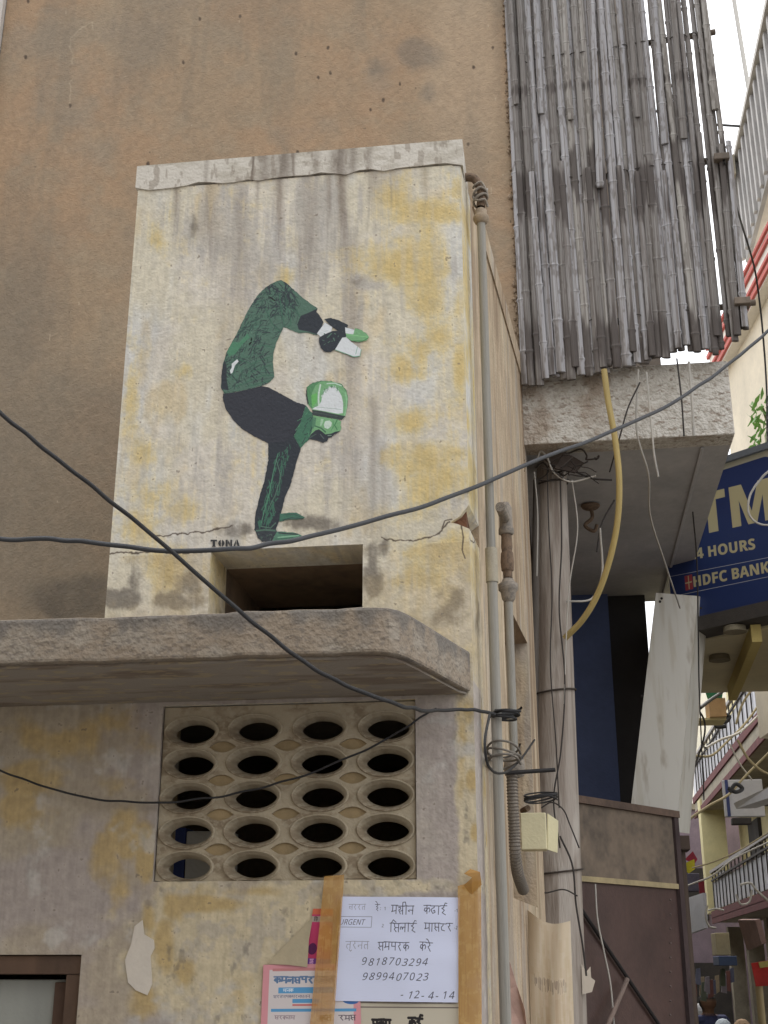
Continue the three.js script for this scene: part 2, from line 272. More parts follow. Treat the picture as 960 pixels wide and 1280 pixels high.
// ledge: plan outline with rounded and slanted end, thick rough edge
M.ledge = std({ map: dataTex(1024, 128, (u, v) => {
  const x = -2 + u * 2, a = fbm(x * 14, v * 2, 4, 71), b = fbm(x * 80, v * 16, 3, 72), c = [143, 130, 114]; mixc(c, [150, 141, 128], sst(0.4, 0.75, a)); mixc(c, [108, 100, 92], sst(0.5, 0.8, b) * 0.6);
  mixc(c, [104, 100, 96], sst(0.55, 0.95, v + (fbm(x * 24, 1, 3, 74) - 0.5) * 0.8) * 0.7); return c;
}, { x0: -2, y0: LEDGE_B, sx: 2, sy: LEDGE_T - LEDGE_B, wrap: THREE.MirroredRepeatWrapping }), bumpMap: bumpRough, bumpScale: 0.008, roughness: 0.95 });
M.soffit = std({ map: dataTex(1024, 256, (u, v) => {
  const x = -2 + u * 2, z = v * 0.5, a = fbm(x * 5, z * 22, 4, 81), b = fbm(x * 20, z * 40, 4, 82), c = [152, 144, 134]; mixc(c, [122, 108, 94], sst(0.46, 0.74, a) * 0.8); mixc(c, [176, 160, 128], sst(0.6, 0.68, b) * 0.6); return c;
}, { x0: -2, y0: 0, sx: 2, sy: 0.5, wrap: THREE.MirroredRepeatWrapping }), bumpMap: bumpFine, bumpScale: 0.004 });
{
  const out = [[-4.2, 0.002], [-4.2, 0.475]];
  for (let x = -4.1; x < -0.42; x += 0.03) out.push([x, 0.475 + (fbm(x * 14, 3, 3, 7) - 0.5) * 0.03]);
  for (const p of [[-0.40, 0.472], [-0.372, 0.462], [-0.350, 0.440], [-0.334, 0.405], [-0.31, 0.33], [-0.285, 0.245], [-0.258, 0.15], [-0.232, 0.06], [-0.214, 0.002]]) out.push(p);
  const s = new THREE.Shape(out.map(([x, z]) => new THREE.Vector2(x, z)));
  const g = new THREE.ExtrudeGeometry(s, { depth: 0.094, bevelEnabled: true, bevelThickness: 0.008, bevelSize: 0.007, bevelOffset: -0.007, bevelSegments: 2, curveSegments: 4 });
  g.rotateX(Math.PI / 2); g.translate(0, LEDGE_T - 0.008, 0);
  mesh('ledge', metreUV(g), M.ledge, annex);
  const fill = s.clone(); const g2 = new THREE.ShapeGeometry(new THREE.Shape(out.map(([x, z]) => new THREE.Vector2(Math.min(x, -0.225), z * 0.93)))); g2.rotateX(Math.PI / 2);
  const g3 = new THREE.ExtrudeGeometry(new THREE.Shape(out.map(([x, z]) => new THREE.Vector2(x - (x > -0.5 ? 0.012 : 0), Math.max(0.002, z - 0.028)))), { depth: 0.006, bevelEnabled: false }); g3.rotateX(Math.PI / 2); g3.translate(0, LEDGE_B - 0.0005, 0);
  mesh('ledge_soffit', metreUV(g3), M.soffit, annex);
}
// ventilator: cast panel with oval funnels
M.jali = std({ map: dataTex(512, 512, (u, v) => { const a = fbm(u * 9, v * 9, 5, 91), b = fbm(u * 60, v * 60, 3, 92), c = [172, 160, 138]; mixc(c, [128, 113, 92], sst(0.46, 0.7, a) * 0.75); mixc(c, [176, 166, 146], sst(0.5, 0.66, b) * 0.6); return c; }, { x0: -1.06, y0: 2.21, sx: 0.7, sy: 0.47, wrap: THREE.MirroredRepeatWrapping }), bumpMap: bumpFine, bumpScale: 0.003 });
{
  const vent = new THREE.Group(); vent.name = 'ventilator_grille'; annex.add(vent);
  const cols = [0, 1, 2, 3].map(k => -0.976 + 0.178 * k), rows = [0, 1, 2, 3, 4].map(k => 2.606 - 0.0895 * k);
  const A1 = 0.073, B1 = 0.040, A2 = 0.058, B2 = 0.0265, FZ = -0.012;
  const holes = []; for (const x of cols) for (const y of rows) holes.push(ellipse(x, y, A1, B1));
  const lens = []; for (let i = -1; i < 4; i++) for (let j = 0; j < 5; j++) {
    const x = i < 0 ? -1.052 : (i === 3 ? -0.366 : (cols[i] + cols[i + 1]) / 2), y = j < 4 ? (rows[j] + rows[j + 1]) / 2 : rows[4] - 0.03; if (i >= 0 && i < 3 && j < 4) lens.push([x, y]);
  }
  const lensPath = (x, y, a, b) => { const o = []; for (let i = 0; i <= 8; i++) { const t = i / 8 * 2 - 1; o.push([x + a * t, y + b * (1 - t * t)]); } for (let i = 1; i < 8; i++) { const t = 1 - i / 8 * 2; o.push([x + a * t, y - b * (1 - t * t)]); } return o.reverse(); };
  for (const [x, y] of lens) holes.push(lensPath(x, y, 0.038, 0.0155));
  mesh('panel', extrudeXY(rect(-1.053, -0.365, 2.215, 2.671), holes, FZ - 0.05, FZ), M.jali, vent);
  const prof = [[1.075, 1.085, -0.003], [1.055, 1.06, 0.004], [1.02, 1.02, 0.0065], [0.975, 0.965, 0.004], [0.94, 0.92, -0.004], [0.925, 0.895, -0.007], [0.9, 0.85, -0.008], [0.87, 0.8, -0.014], [A2 / A1, B2 / B1, -0.038], [A2 / A1 * 0.97, B2 / B1 * 0.95, -0.046]];
  const N = 32, rp = [], ri = [];
  prof.forEach(([sa, sb, z]) => { for (let i = 0; i < N; i++) { const t = i / N * 2 * Math.PI; const pinch = z < -0.03 ? Math.pow(Math.abs(Math.sin(t)), 0.3) : z < -0.01 ? Math.pow(Math.abs(Math.sin(t)), 0.12) : 1; rp.push(A1 * sa * Math.cos(t), B1 * sb * Math.sin(t) * pinch, z); } });
  for (let k = 0; k + 1 < prof.length; k++) for (let i = 0; i < N; i++) { const j = (i + 1) % N, a = k * N + i, b = k * N + j, c = a + N, d = b + N; ri.push(a, b, c, b, d, c); }
  const ring = new THREE.BufferGeometry(); ring.setAttribute('position', new THREE.Float32BufferAttribute(rp, 3)); ring.setIndex(ri); ring.computeVertexNormals();
  const ruv = []; for (let i = 0; i < rp.length / 3; i++) ruv.push(rp[i * 3] - 0.9, rp[i * 3 + 1] + 2.4); ring.setAttribute('uv', new THREE.Float32BufferAttribute(ruv, 2));
  for (const x of cols) for (const y of rows) { const m = mesh('oval_ring', ring, M.jali, vent); m.position.set(x + rr(-0.002, 0.002), y + rr(-0.0015, 0.0015), FZ); m.rotation.z = rr(-0.03, 0.03); m.scale.setScalar(rr(0.985, 1.01)); }
  const lm = plain([150, 132, 100], 0.2);
  for (const [x, y] of lens) mesh('lens_recess', extrudeXY(lensPath(x, y, 0.0385, 0.016), [], FZ - 0.03, FZ - 0.009), lm, vent);
}
{ // window with brown frame and pale shutter
  const wf = new THREE.Group(); wf.name = 'window'; annex.add(wf);
  const wood = plain([92, 72, 58], 0.25, { f: 12, streak: 4 });
  mesh('frame_head', boxAt(-2.098, -1.235, 1.985, 2.031, -0.15, -0.012, 0.003), wood, wf);
  mesh('frame_stile', boxAt(-1.275, -1.235, 0.902, 1.984, -0.15, -0.013, 0.003), wood, wf);
  mesh('shutter', boxAt(-2.09, -1.281, 0.91, 1.972, -0.12, -0.065, 0.003), plain([150, 152, 146], 0.12, { streak: 5 }), wf);
  mesh('shutter_batten', boxAt(-1.318, -1.2765, 0.91, 1.966, -0.064, -0.05, 0.002), plain([86, 66, 54], 0.2), wf);
}
// things stored behind the ventilator
{
  const a = thing('carton', 'pale carton with a blue band standing behind the oval ventilator openings', 'carton');
  mesh('body', boxAt(-1.03, -0.905, 2.15, 2.36, -0.30, -0.2, 0.004), plain([206, 204, 196], 0.08), a);
  mesh('blue_band', boxAt(-1.085, -1.033, 2.15, 2.37, -0.29, -0.2, 0.003), plain([58, 70, 118], 0.1), a);
  mesh('foot', boxAt(-1.085, -0.905, 2.11, 2.149, -0.30, -0.2), plain([60, 66, 110], 0.1), a);
  const sh = single('shelf', boxAt(-1.5, -0.3, 2.07, 2.109, -0.5, -WT - 0.001), M.dark, 'shelf board behind the oval ventilator grille', 'shelf');
}

// ---------------------------------------------------------------- tall brown building behind
M.brown = std({ map: dataTex(640, 948, (u, v) => {
  const x = -2.7 + u * 2.7, y = 2.6 + v * 4, [px, py] = toPix(V(x, y, BROWN_Z));
  const n1 = fbm(x * 2.2, y * 2.2, 5, 101), n2 = fbm(x * 8, y * 8, 5, 102), n3 = fbm(x * 60, y * 60, 3, 103), d = fbm((x + y) * 6, (x - y) * 2, 4, 104), c = [150, 131, 108];
  mixc(c, [157, 132, 106], sst(0.42, 0.68, n1)); mixc(c, [148, 134, 114], sst(0.44, 0.72, n2 * 0.6 + d * 0.4) * 0.6); mixc(c, [140, 127, 111], sst(0.5, 0.78, fbm(x * 3 + 7, y * 3, 5, 106)) * 0.6);
  mixc(c, [164, 145, 122], sst(0.4, 0.8, blobs(px, py, [[580, 90, 60, 140]])) * 0.8);
  mixc(c, [110, 104, 96], sst(0.3, 0.8, blobs(px, py, [[518, 65, 26, 22], [480, 85, 26, 16, 0.7], [535, 120, 14, 16, 0.7], [70, 12, 26, 10, 0.5]]) + (n2 - 0.5) * 0.7) * 0.5);
  mixc(c, [76, 70, 64], sst(0.3, 0.75, blobs(px, py, [[85, 750, 52, 26], [110, 735, 30, 20, 0.8]]) + (n2 - 0.5) * 0.5) * 0.8);
  mixc(c, [118, 110, 98], sst(0.35, 0.8, blobs(px, py, [[60, 640, 200, 240], [20, 420, 120, 160, 0.7]]) + (n1 - 0.5) * 0.8) * 0.6);
  { let dm = 9; for (const [a, b] of [[88, 132], [229, 78], [250, 24], [300, 20], [370, 67], [413, 91], [463, 137], [479, 125], [32, 71], [500, 105], [410, 60], [372, 190], [185, 205], [585, 180], [616, 60], [592, 84], [35, 2], [398, 97]]) dm = Math.min(dm, Math.hypot(px - a, (py - b) * 0.7) + (n3 - 0.5) * 1.6); mixc(c, [74, 62, 52], sst(2.3, 1.1, dm) * 0.85); const hc = segDist(px + (n2 - 0.5) * 22, py + (n2 - 0.5) * 16, [[120, 40], [118, 28], [90, 50], [93, 85], [89, 130]]); mixc(c, [196, 182, 158], sst(1.2, 0.3, hc) * 0.4 * sst(0.45, 0.6, n2)); }
  const tr = fbm((x + y * 0.6) * 26 + n1 * 4, (x * 0.5 - y) * 5, 3, 117); mixc(c, [164, 146, 122], sst(0.58, 0.8, tr) * 0.12); mixc(c, [128, 114, 96], sst(0.42, 0.26, tr) * 0.12);
  mixc(c, [122, 112, 98], sst(0.5, 0.72, fbm(x * 9, y * 1.1, 4, 119)) * 0.3);
  const sp = vn(x * 34, y * 34, 109); if (sp > 0.985) mixc(c, [84, 72, 62], sst(0.985, 0.995, sp) * 0.8);
  const wt = fbm(x * 90, y * 12, 2, 110); if (wt > 0.94) mixc(c, [195, 180, 158], 0.5 * sst(0.86, 0.9, wt));
  const g = 1 + (n3 - 0.5) * 0.14; return [c[0] * g, c[1] * g, c[2] * g];
}, { x0: -2.7, y0: 2.6, sx: 2.7, sy: 4, wrap: THREE.MirroredRepeatWrapping }), bumpMap: bumpFine, bumpScale: 0.004, roughness: 0.95 });
const BRX = -0.072, BLX = at(9, 0, BROWN_Z).x;
const tall = thing('tall_building', 'tall building with blank brown ochre plaster wall rising behind the cream box', 'building');
{
  mesh('front_wall', boxAt(BLX, BRX, 0, 9, BROWN_Z - 0.25, BROWN_Z), M.brown, tall);
  mesh('side_wall', boxAt(BRX - 0.25, BRX - 0.004, 0, 9, -4.1, BROWN_Z - 0.251), plain([132, 112, 90], 0.2), tall);
  mesh('roof', boxAt(BLX, BRX, 9.001, 9.12, -4.1, BROWN_Z + 0.05), M.dark, tall);
  // ragged plaster arris at the free corner
  const gs = []; for (let i = 0; i < 700; i++) { const y = rr(3.9, 6.6); const b = new THREE.IcosahedronGeometry(rr(0.003, 0.009) * (rnd() < 0.1 ? 1.6 : 1), 0); b.scale(1, rr(0.8, 1.8), 1); b.translate(BRX + rr(-0.012, 0.002) - (vn(y * 9, 1, 3) - 0.5) * 0.012, y, BROWN_Z - rr(-0.004, 0.02)); gs.push(b); }
  const ar = mesh('crumbled_edge', mergeGeometries(gs), plain([140, 122, 102], 0.2), tall); ar.userData.kind = 'stuff';
}
const nb = thing('pale_building', 'pale grey building beside the brown wall, showing as a thin strip', 'building');
mesh('wall', boxAt(BLX - 3, BLX - 0.004, 0, 8.5, -4, BROWN_Z + 0.03), plain([186, 180, 174], 0.12), nb);

// ---------------------------------------------------------------- balcony building: slab, wall above and recess below
const SL_Z = -1.54, SL_B = 4.04, SL_T = 4.372, SL_X = 0.785, SL_BACK = -3.84;
M.cast = std({ map: dataTex(512, 256, (u, v) => {
  const x = u, y = v * 0.5, a = fbm(x * 40, y * 90, 3, 121), b = fbm(x * 9, y * 9, 4, 122), c = [198, 194, 186];
  mixc(c, [168, 162, 152], sst(0.5, 0.7, a) * 0.6); mixc(c, [150, 134, 118], sst(0.5, 0.8, b + (0.42 - x) * 0.3 + (y - 0.25) * 0.3) * 0.65); mixc(c, [120, 106, 92], sst(0.62, 0.76, fbm(x * 40, y * 80, 3, 125)) * 0.55); return c;
}, { x0: -0.1, y0: 4, sx: 1, sy: 0.5, wrap: THREE.MirroredRepeatWrapping }), bumpMap: bumpRough, bumpScale: 0.014, roughness: 0.95 });
M.slabUnder = plain([172, 172, 174], 0.1, { f: 5 });
const balc = thing('balcony_building', 'grey building whose rough-cast balcony slab juts out under the bamboo screen', 'building');
{
  mesh('slab_edge', boxAt(BRX + 0.002, SL_X, SL_B, SL_T, SL_Z - 0.12, SL_Z, 0.006), M.cast, balc);
  mesh('slab', boxAt(BRX + 0.002, SL_X, SL_B + 0.006, SL_T - 0.06, SL_BACK - 0.2, SL_Z - 0.1205), M.slabUnder, balc);
  mesh('slab_kerb', boxAt(SL_X - 0.125, SL_X - 0.11, SL_B - 0.004, SL_B + 0.0055, SL_BACK - 0.2, SL_Z - 0.13, 0.003), M.slabUnder, balc);
  mesh('upper_wall', boxAt(BRX + 0.002, 0.78, SL_T - 0.059, 8.6, SL_BACK - 0.4, SL_BACK - 0.2), plain([126, 118, 110], 0.15), balc);
  mesh('blue_wall', boxAt(BRX + 0.002, 0.345, 0, SL_B + 0.005, SL_BACK - 0.2, SL_BACK), plain([66, 80, 118], 0.1, { rough: 0.6 }), balc);
  mesh('dark_gap_block', boxAt(0.346, 0.56, 0, SL_B + 0.005, SL_BACK - 0.4, SL_BACK - 0.05), plain([44, 42, 42], 0.1), balc);  // near-black block filling the dark gap; its shade is put into the colour
}

// ---------------------------------------------------------------- bamboo screen hanging in front of the slab
{
  const Zb = -1.475;
  const scr = thing('bamboo_screen', 'weathered grey bamboo pole screen hanging above the rough-cast slab', 'screen');
  const texs = [0, 1, 2, 3, 4, 5].map(k => dataTex(64, 512, (u, v) => {
    const y = v * 3, a = fbm(u * 9 + k * 7, y * 1.4, 3, 131 + k), b = fbm(u * 40, y * 3, 3, 141 + k), c = [[146, 145, 148], [126, 122, 120], [158, 157, 160], [108, 103, 99], [136, 132, 128], [150, 146, 140]][k].slice();
    mixc(c, [96, 88, 82], sst(0.48, 0.7, a) * 0.6); mixc(c, [178, 176, 174], sst(0.55, 0.7, b) * 0.4); mixc(c, [84, 76, 70], sst(0.58, 0.7, fbm(u * 5 + k, y * 22, 3, 161 + k)) * 0.4);
    const yy = 3.7 + y, st = fbm(u * 3 + k * 9, y * 3, 4, 151 + k); mixc(c, [62, 54, 50], sst(0.45, 0.7, blobs(0, yy, [[0, 5.12 + 0.03 * k, 1, 0.15, 1], [0, 4.42, 1, 0.16, 0.95], [0, 5.75, 1, 0.04, 0.6]]) * (k % 2 ? 0.95 : 0.55) + (st - 0.5) * 1.0) * 0.75); return c;
  }, { y0: 3.7, sx: 1, sy: 3 }));
  const mats = texs.map(t => std({ vertexColors: true, map: t, roughness: 0.72, bumpMap: bumpFine, bumpScale: 0.001 }));
  function pole(len, r, sd) { // knotted culm, base at y = 0
    const prof = [], n = []; let y = rr(0.02, 0.25);
    while (y < len) { n.push(y); y += rr(0.24, 0.42); }
    const ys = [0, len]; n.forEach(k => ys.push(k - 0.012, k - 0.005, k, k + 0.005, k + 0.012)); ys.sort((a, b) => a - b);
    for (const q of ys) { if (q < 0 || q > len) continue; let d = 1e9; n.forEach(k => d = Math.min(d, Math.abs(q - k))); prof.push(new THREE.Vector2(r * (d < 0.001 ? 1.3 : d < 0.006 ? 1.2 : 1) * (1 - 0.22 * q / len), q)); }
    const g = new THREE.LatheGeometry([new THREE.Vector2(0.0001, 0), ...prof], 9), p = g.attributes.position, c = [];
    for (let i = 0; i < p.count; i++) { let e = 1e9, q = p.getY(i); n.forEach(k => e = Math.min(e, Math.abs(q - k))); const v = e < 0.001 ? 0.62 : e < 0.006 ? 1.12 : 1; c.push(v, v, v); } // ring scars of the culm
    g.setAttribute('color', new THREE.Float32BufferAttribute(c, 3)); return g;
  }
  const put = (a, b, r, k) => { // a: lower end, b: upper end
    const d = b.clone().sub(a), g = pole(d.length(), r, k); const uv = g.attributes.uv, p = g.attributes.position;
    for (let i = 0; i < uv.count; i++) uv.setXY(i, uv.getX(i), a.y + p.getY(i));
    const m = mesh('bamboo_pole', g, mats[k % 6], scr); m.position.copy(a); m.quaternion.setFromUnitVectors(V(0, 1, 0), d.normalize()); m.scale.z = rr(0.4, 0.62); m.rotateY(rr(-0.25, 0.25)); return m;
  };
  const N = 46;
  for (let i = 0; i < N; i++) {
    const t = (i + 0.5) / N, gap = t > 0.8 ? 1 : 0;
    const pxT = 629 + (884 - 629) * t, pxB = 655 + (934 - 655) * t + rr(-2, 2), pyB = 478 - 62 * Math.pow(t, 1.25) + rr(-7, 7) + (i > 36 && i < 42 ? 12 : 0);
    const z = Zb + (i % 2) * 0.012 + rr(-0.004, 0.004);
    if (i === 41) continue; const r = gap ? rr(0.0122, 0.0152) : rr(0.0145, 0.0215);
    const lo = at(pxB, pyB, z), hi = at(pxT + rr(-3, 3), 0, z); const dir = hi.clone().sub(lo).normalize();
    put(lo, hi.clone().addScaledVector(dir, rr(0.1, 0.4)), r, Math.floor(rnd() * 6));
  }
  for (let i = 0; i < 9; i++) { // second layer of shorter poles over the lower right and middle
    const t = [0.06, 0.2, 0.33, 0.47, 0.56, 0.68, 0.86, 0.955, 0.99][i], z = Zb + 0.024; const lo = at(666 + 268 * t, 474 - 58 * t + rr(-8, 6), z), up = at(650 + 262 * t + rr(-2, 2), rr(150, 240), z); put(lo, up, rr(0.013, 0.017), Math.floor(rnd() * 6));
  }
  for (let i = 0; i < 8; i++) { const t = [0.02, 0.14, 0.28, 0.42, 0.6, 0.73, 0.82, 0.97][i], z = Zb + 0.026; const lo = at(640 + 262 * t, rr(110, 250), z), up = at(632 + 252 * t + rr(-2, 2), -30, z); put(lo, up, rr(0.013, 0.017), Math.floor(rnd() * 6)); }
  const bat = plain([104, 94, 84], 0.25, { streak: 4 });
  for (const [a, b, c, d] of [[640, 82, 894, 40], [650, 236, 912, 198], [664, 418, 944, 378]]) mesh('batten', rod(at(a, b, Zb - 0.045), at(c, d, Zb - 0.045), 0.014, 0.014, 8), bat, scr);
  const tieM = plain([70, 64, 60], 0.1);
  for (const [a, b, c, d, n] of [[648, 80, 885, 42, 19], [655, 232, 905, 198, 15], [666, 412, 930, 380, 9]]) for (let i = 0; i < n; i++) { const t = (i + 0.5) / n, m = mesh('wire_tie', new THREE.TorusGeometry(0.018, 0.0022, 5, 12), tieM, scr); m.position.copy(at(a + (c - a) * t, b + (d - b) * t, Zb)); m.rotation.set(Math.PI / 2 + rr(-0.3, 0.3), rr(-0.3, 0.3), 0); }
  for (const [a, b] of [[905, 199], [931, 379]]) { const p = at(a, b, Zb + 0.02); mesh('batten_end', boxAt(p.x - 0.045, p.x + 0.02, p.y - 0.016, p.y + 0.016, p.z - 0.03, p.z + 0.03, 0.004), bat, scr); }
}

// ---------------------------------------------------------------- stencil painting on the cream wall
{
  const Z2 = (a, b) => [240 + a / 3.458, 330 + b / 3.458];                    // traced outline points
  const W = (a, b) => { const [px, py] = Z2(a, b), p = at(px, py, 0); return [p.x, p.y]; };
  const bx0 = -0.99, by0 = 3.08, bw = 0.56, bh = 0.96, CW = 1024, CH = 1756;
  const C = (a, b) => { const [x, y] = W(a, b); return [(x - bx0) / bw * CW, (1 - (y - by0) / bh) * CH]; };
  const H = ([q, w]) => [415 + 0.3602 * q, 449.5 + 0.3602 * w], G = ([q, w]) => [207.5 + 0.3602 * q, 1002.8 + 0.3602 * w];
  const P = {
    trousers: [[345, 85], [365, 75], [385, 71], [405, 80], [425, 98], [480, 148], [543, 193], [538, 208], [556, 228], [569, 252], [556, 285], [540, 308], [500, 297], [462, 300], [430, 287], [408, 276], [394, 276], [385, 300], [365, 342], [353, 382], [350, 432], [357, 490], [332, 514], [300, 528], [250, 541], [190, 554], [140, 562], [126, 536], [127, 482], [135, 430], [150, 380], [175, 335], [205, 280], [240, 205], [280, 140], [318, 102]],
    shirt: [[134, 562], [190, 554], [250, 541], [300, 528], [330, 533], [400, 570], [455, 600], [470, 604], [492, 612], [480, 650], [465, 700], [440, 745], [400, 772], [330, 776], [270, 746], [220, 716], [176, 672], [146, 626], [134, 585]],
    sleeve: [[330, 772], [400, 770], [440, 745], [470, 795], [468, 812], [455, 850], [441, 900], [425, 960], [402, 1010], [390, 1060], [380, 1105], [362, 1150], [352, 1168], [285, 1166], [270, 1150], [275, 1082], [291, 1010], [315, 930], [330, 850]],
    neck: [[480, 650], [492, 612], [520, 645], [528, 690], [545, 715], [520, 745], [490, 775], [470, 797], [440, 745], [465, 700]],
    cap: [[225, 230], [300, 180], [400, 155], [520, 160], [640, 195], [700, 270], [720, 360], [710, 480], [690, 580], [645, 628], [600, 618], [300, 565], [290, 500], [235, 430], [215, 330]].map(H),
    face: [[300, 570], [600, 622], [640, 645], [634, 690], [642, 730], [622, 762], [572, 790], [540, 815], [525, 835], [490, 842], [470, 882], [420, 902], [370, 882], [300, 862], [245, 852], [285, 770], [300, 700]].map(H),
    hand: [[380, 1080], [420, 1076], [452, 1076], [488, 1096], [480, 1104], [455, 1106], [420, 1104], [395, 1112], [378, 1116]],
    cuff: [[180, 395], [430, 395], [445, 430], [410, 490], [385, 548], [270, 552], [215, 505]].map(G),
    hand2: [[385, 548], [410, 490], [445, 430], [500, 428], [560, 436], [640, 440], [700, 455], [745, 478], [720, 496], [640, 512], [520, 536], [440, 546]].map(G),
    sock: [[575, 254], [608, 274], [602, 296], [556, 316], [540, 302]],
    shoe: [[571, 240], [600, 235], [640, 246], [675, 266], [668, 290], [632, 292], [605, 272]],
    sock2: [[662, 275], [705, 286], [698, 306], [664, 302]],
    toe: [[705, 278], [735, 288], [758, 305], [766, 318], [756, 333], [722, 339], [690, 334], [665, 318], [664, 302], [698, 306]],
    shoe2: [[550, 320], [575, 305], [610, 291], [660, 287], [668, 312], [645, 345], [602, 384], [572, 379], [556, 362], [549, 338]],
    toe2: [[650, 320], [668, 318], [690, 338], [716, 358], [733, 372], [727, 400], [700, 404], [660, 388], [618, 373]],
  };
  const tex = canvasTex(CW, CH, (g) => {
    const fill = (pts, col) => { g.fillStyle = col; g.beginPath(); pts.forEach((p, i) => { const [x, y] = C(...p); i ? g.lineTo(x, y) : g.moveTo(x, y); }); g.closePath(); g.fill(); };
    const stroke = (pts, col, w) => { g.strokeStyle = col; g.lineWidth = w; g.lineCap = 'round'; g.lineJoin = 'round'; g.beginPath(); pts.forEach((p, i) => { const [x, y] = C(...p); i ? g.lineTo(x, y) : g.moveTo(x, y); }); g.stroke(); };
    const DK = 'rgb(46,52,60)', GR = 'rgb(82,112,98)', LG = 'rgb(118,168,122)', MT = 'rgb(150,196,158)', WH = 'rgb(212,217,220)';
    g.fillStyle = DK; g.fillRect(0, 0, CW, CH);
    fill(P.trousers, GR);
    // folds of the tracksuit: strokes that follow the legs, then dark shapes at knee, cuff and edge
    const spine = [[430, 200], [400, 150], [370, 130], [330, 190], [290, 260], [250, 330], [215, 410], [200, 480], [240, 520]];
    for (let i = 0; i < 620; i++) {
      const k = rnd() * (spine.length - 1), a = Math.floor(k), f = k - a, s = spine[a], e = spine[a + 1], ang = Math.atan2(e[1] - s[1], e[0] - s[0]) + (rnd() < 0.35 ? rr(0.5, 1.1) : rr(-0.3, 0.3));
      const w = [40, 60, 70, 75, 80, 85, 95, 100, 100][a], cx = s[0] + (e[0] - s[0]) * f + rr(-w, w), cy = s[1] + (e[1] - s[1]) * f + rr(-w, w), l = rr(4, 22), bend = rr(-5, 5);
      stroke([[cx - Math.cos(ang) * l, cy - Math.sin(ang) * l], [cx + bend, cy + bend], [cx + Math.cos(ang) * l, cy + Math.sin(ang) * l]], ['rgba(46,52,60,0.75)', 'rgba(46,52,60,0.55)', 'rgb(58,88,78)', 'rgba(80,118,100,0.8)'][Math.floor(rnd() * 6)], rr(2, 9));
    }
    for (const l of [[[352, 385], [300, 400], [250, 420], [190, 400]], [[350, 420], [290, 440], [220, 470]], [[355, 470], [300, 470], [240, 495], [180, 520]], [[356, 490], [300, 500], [230, 520]], [[345, 350], [300, 340], [250, 350]], [[385, 290], [340, 250], [310, 180]], [[395, 270], [380, 200], [370, 120]], [[415, 200], [420, 250], [400, 270]], [[440, 180], [460, 220], [450, 260]]]) { stroke(l, 'rgba(46,52,60,0.35)', 5); stroke(l.map(([a, b]) => [a + 8, b + 12]), 'rgb(62,104,86)', 5); }
    fill([[543, 193], [538, 208], [556, 228], [569, 252], [556, 285], [540, 305], [500, 292], [462, 285], [455, 262], [470, 225], [500, 213]], DK);
    fill([[175, 338], [205, 340], [240, 300], [250, 318], [215, 352], [190, 388], [160, 400], [152, 380]], 'rgb(78,130,102)');
    fill([[127, 540], [128, 470], [140, 420], [150, 440], [150, 500], [160, 548]], DK);
    fill([[172, 432], [196, 412], [202, 422], [186, 440], [176, 470], [168, 476], [164, 462], [172, 448]], WH);
    stroke([[140, 552], [220, 540], [300, 522]], GR, 8);
    fill(P.shirt, 'rgb(50,53,62)');
    for (let i = 0; i < 120; i++) { const x = rr(150, 460), y = rr(550, 770); stroke([[x, y], [x + rr(-14, 14), y + rr(-8, 8)]], `rgba(${rnd() < 0.5 ? '62,66,78' : '34,36,46'},0.5)`, rr(1, 4)); }
    fill(P.sleeve, DK);
    for (let i = 0; i < 120; i++) { const t = rnd(), cx = 400 - 85 * t + rr(-28, 26), cy = 790 + 350 * t, l = rr(8, 32), an = 1.75 + rr(-0.5, 0.5); stroke([[cx - Math.cos(an) * l, cy - Math.sin(an) * l], [cx + rr(-4, 4), cy], [cx + Math.cos(an) * l, cy + Math.sin(an) * l]], rnd() < 0.7 ? 'rgb(62,106,88)' : DK, rr(2, 8)); }
    stroke([[372, 820], [352, 900], [335, 990], [318, 1050], [300, 1120]], 'rgb(84,140,112)', 4); stroke([[366, 850], [385, 920], [360, 1000], [330, 1060]], GR, 5); stroke([[300, 1135], [340, 1142], [362, 1120]], GR, 6);
    fill(P.neck, 'rgb(66,112,90)'); for (let i = 0; i < 16; i++) { const x = rr(455, 530), y = rr(640, 770); stroke([[x, y], [x + rr(-20, 6), y + rr(5, 28)]], rnd() < 0.5 ? DK : 'rgb(84,142,108)', rr(2, 5)); }
    fill(P.cap, LG);
    const hs = (pts, col, w) => stroke(pts.map(H), col, w), hf = (pts, col) => fill(pts.map(H), col);
    hf([[225, 230], [300, 180], [400, 160], [330, 215], [290, 300], [285, 420], [300, 500], [240, 430], [215, 330]], 'rgb(86,136,96)'); hf([[280, 330], [350, 300], [345, 420], [290, 470]], 'rgb(104,176,98)');
    hf([[415, 320], [450, 262], [500, 232], [560, 232], [610, 275], [645, 340], [664, 430], [660, 545], [600, 552], [430, 520], [290, 496], [330, 470], [375, 452], [400, 400]], WH);
    hs([[390, 205], [372, 300], [368, 380], [372, 450]], 'rgb(196,214,202)', 9); hs([[470, 190], [560, 185], [640, 215]], 'rgb(190,212,198)', 6);
    for (let i = 0; i < 60; i++) { const q = rr(400, 640), w = 230 + Math.pow((q - 530) / 110, 2) * 60 + rr(-22, 26); hs([[q, w], [q + rr(-10, 10), w + rr(4, 26)]], ['rgba(70,104,84,0.8)', 'rgba(120,160,130,0.8)', 'rgba(212,217,220,0.9)'][i % 3], rr(1.5, 4)); }
    hs([[690, 300], [706, 380], [700, 500], [680, 570]], 'rgb(140,190,146)', 8); hs([[330, 470], [480, 484], [640, 500]], 'rgb(150,170,160)', 2.5); hs([[220, 240], [222, 330], [240, 425]], 'rgb(52,66,62)', 9); hs([[240, 222], [320, 176], [420, 156], [540, 163], [640, 197], [704, 280]], 'rgb(84,124,94)', 5);
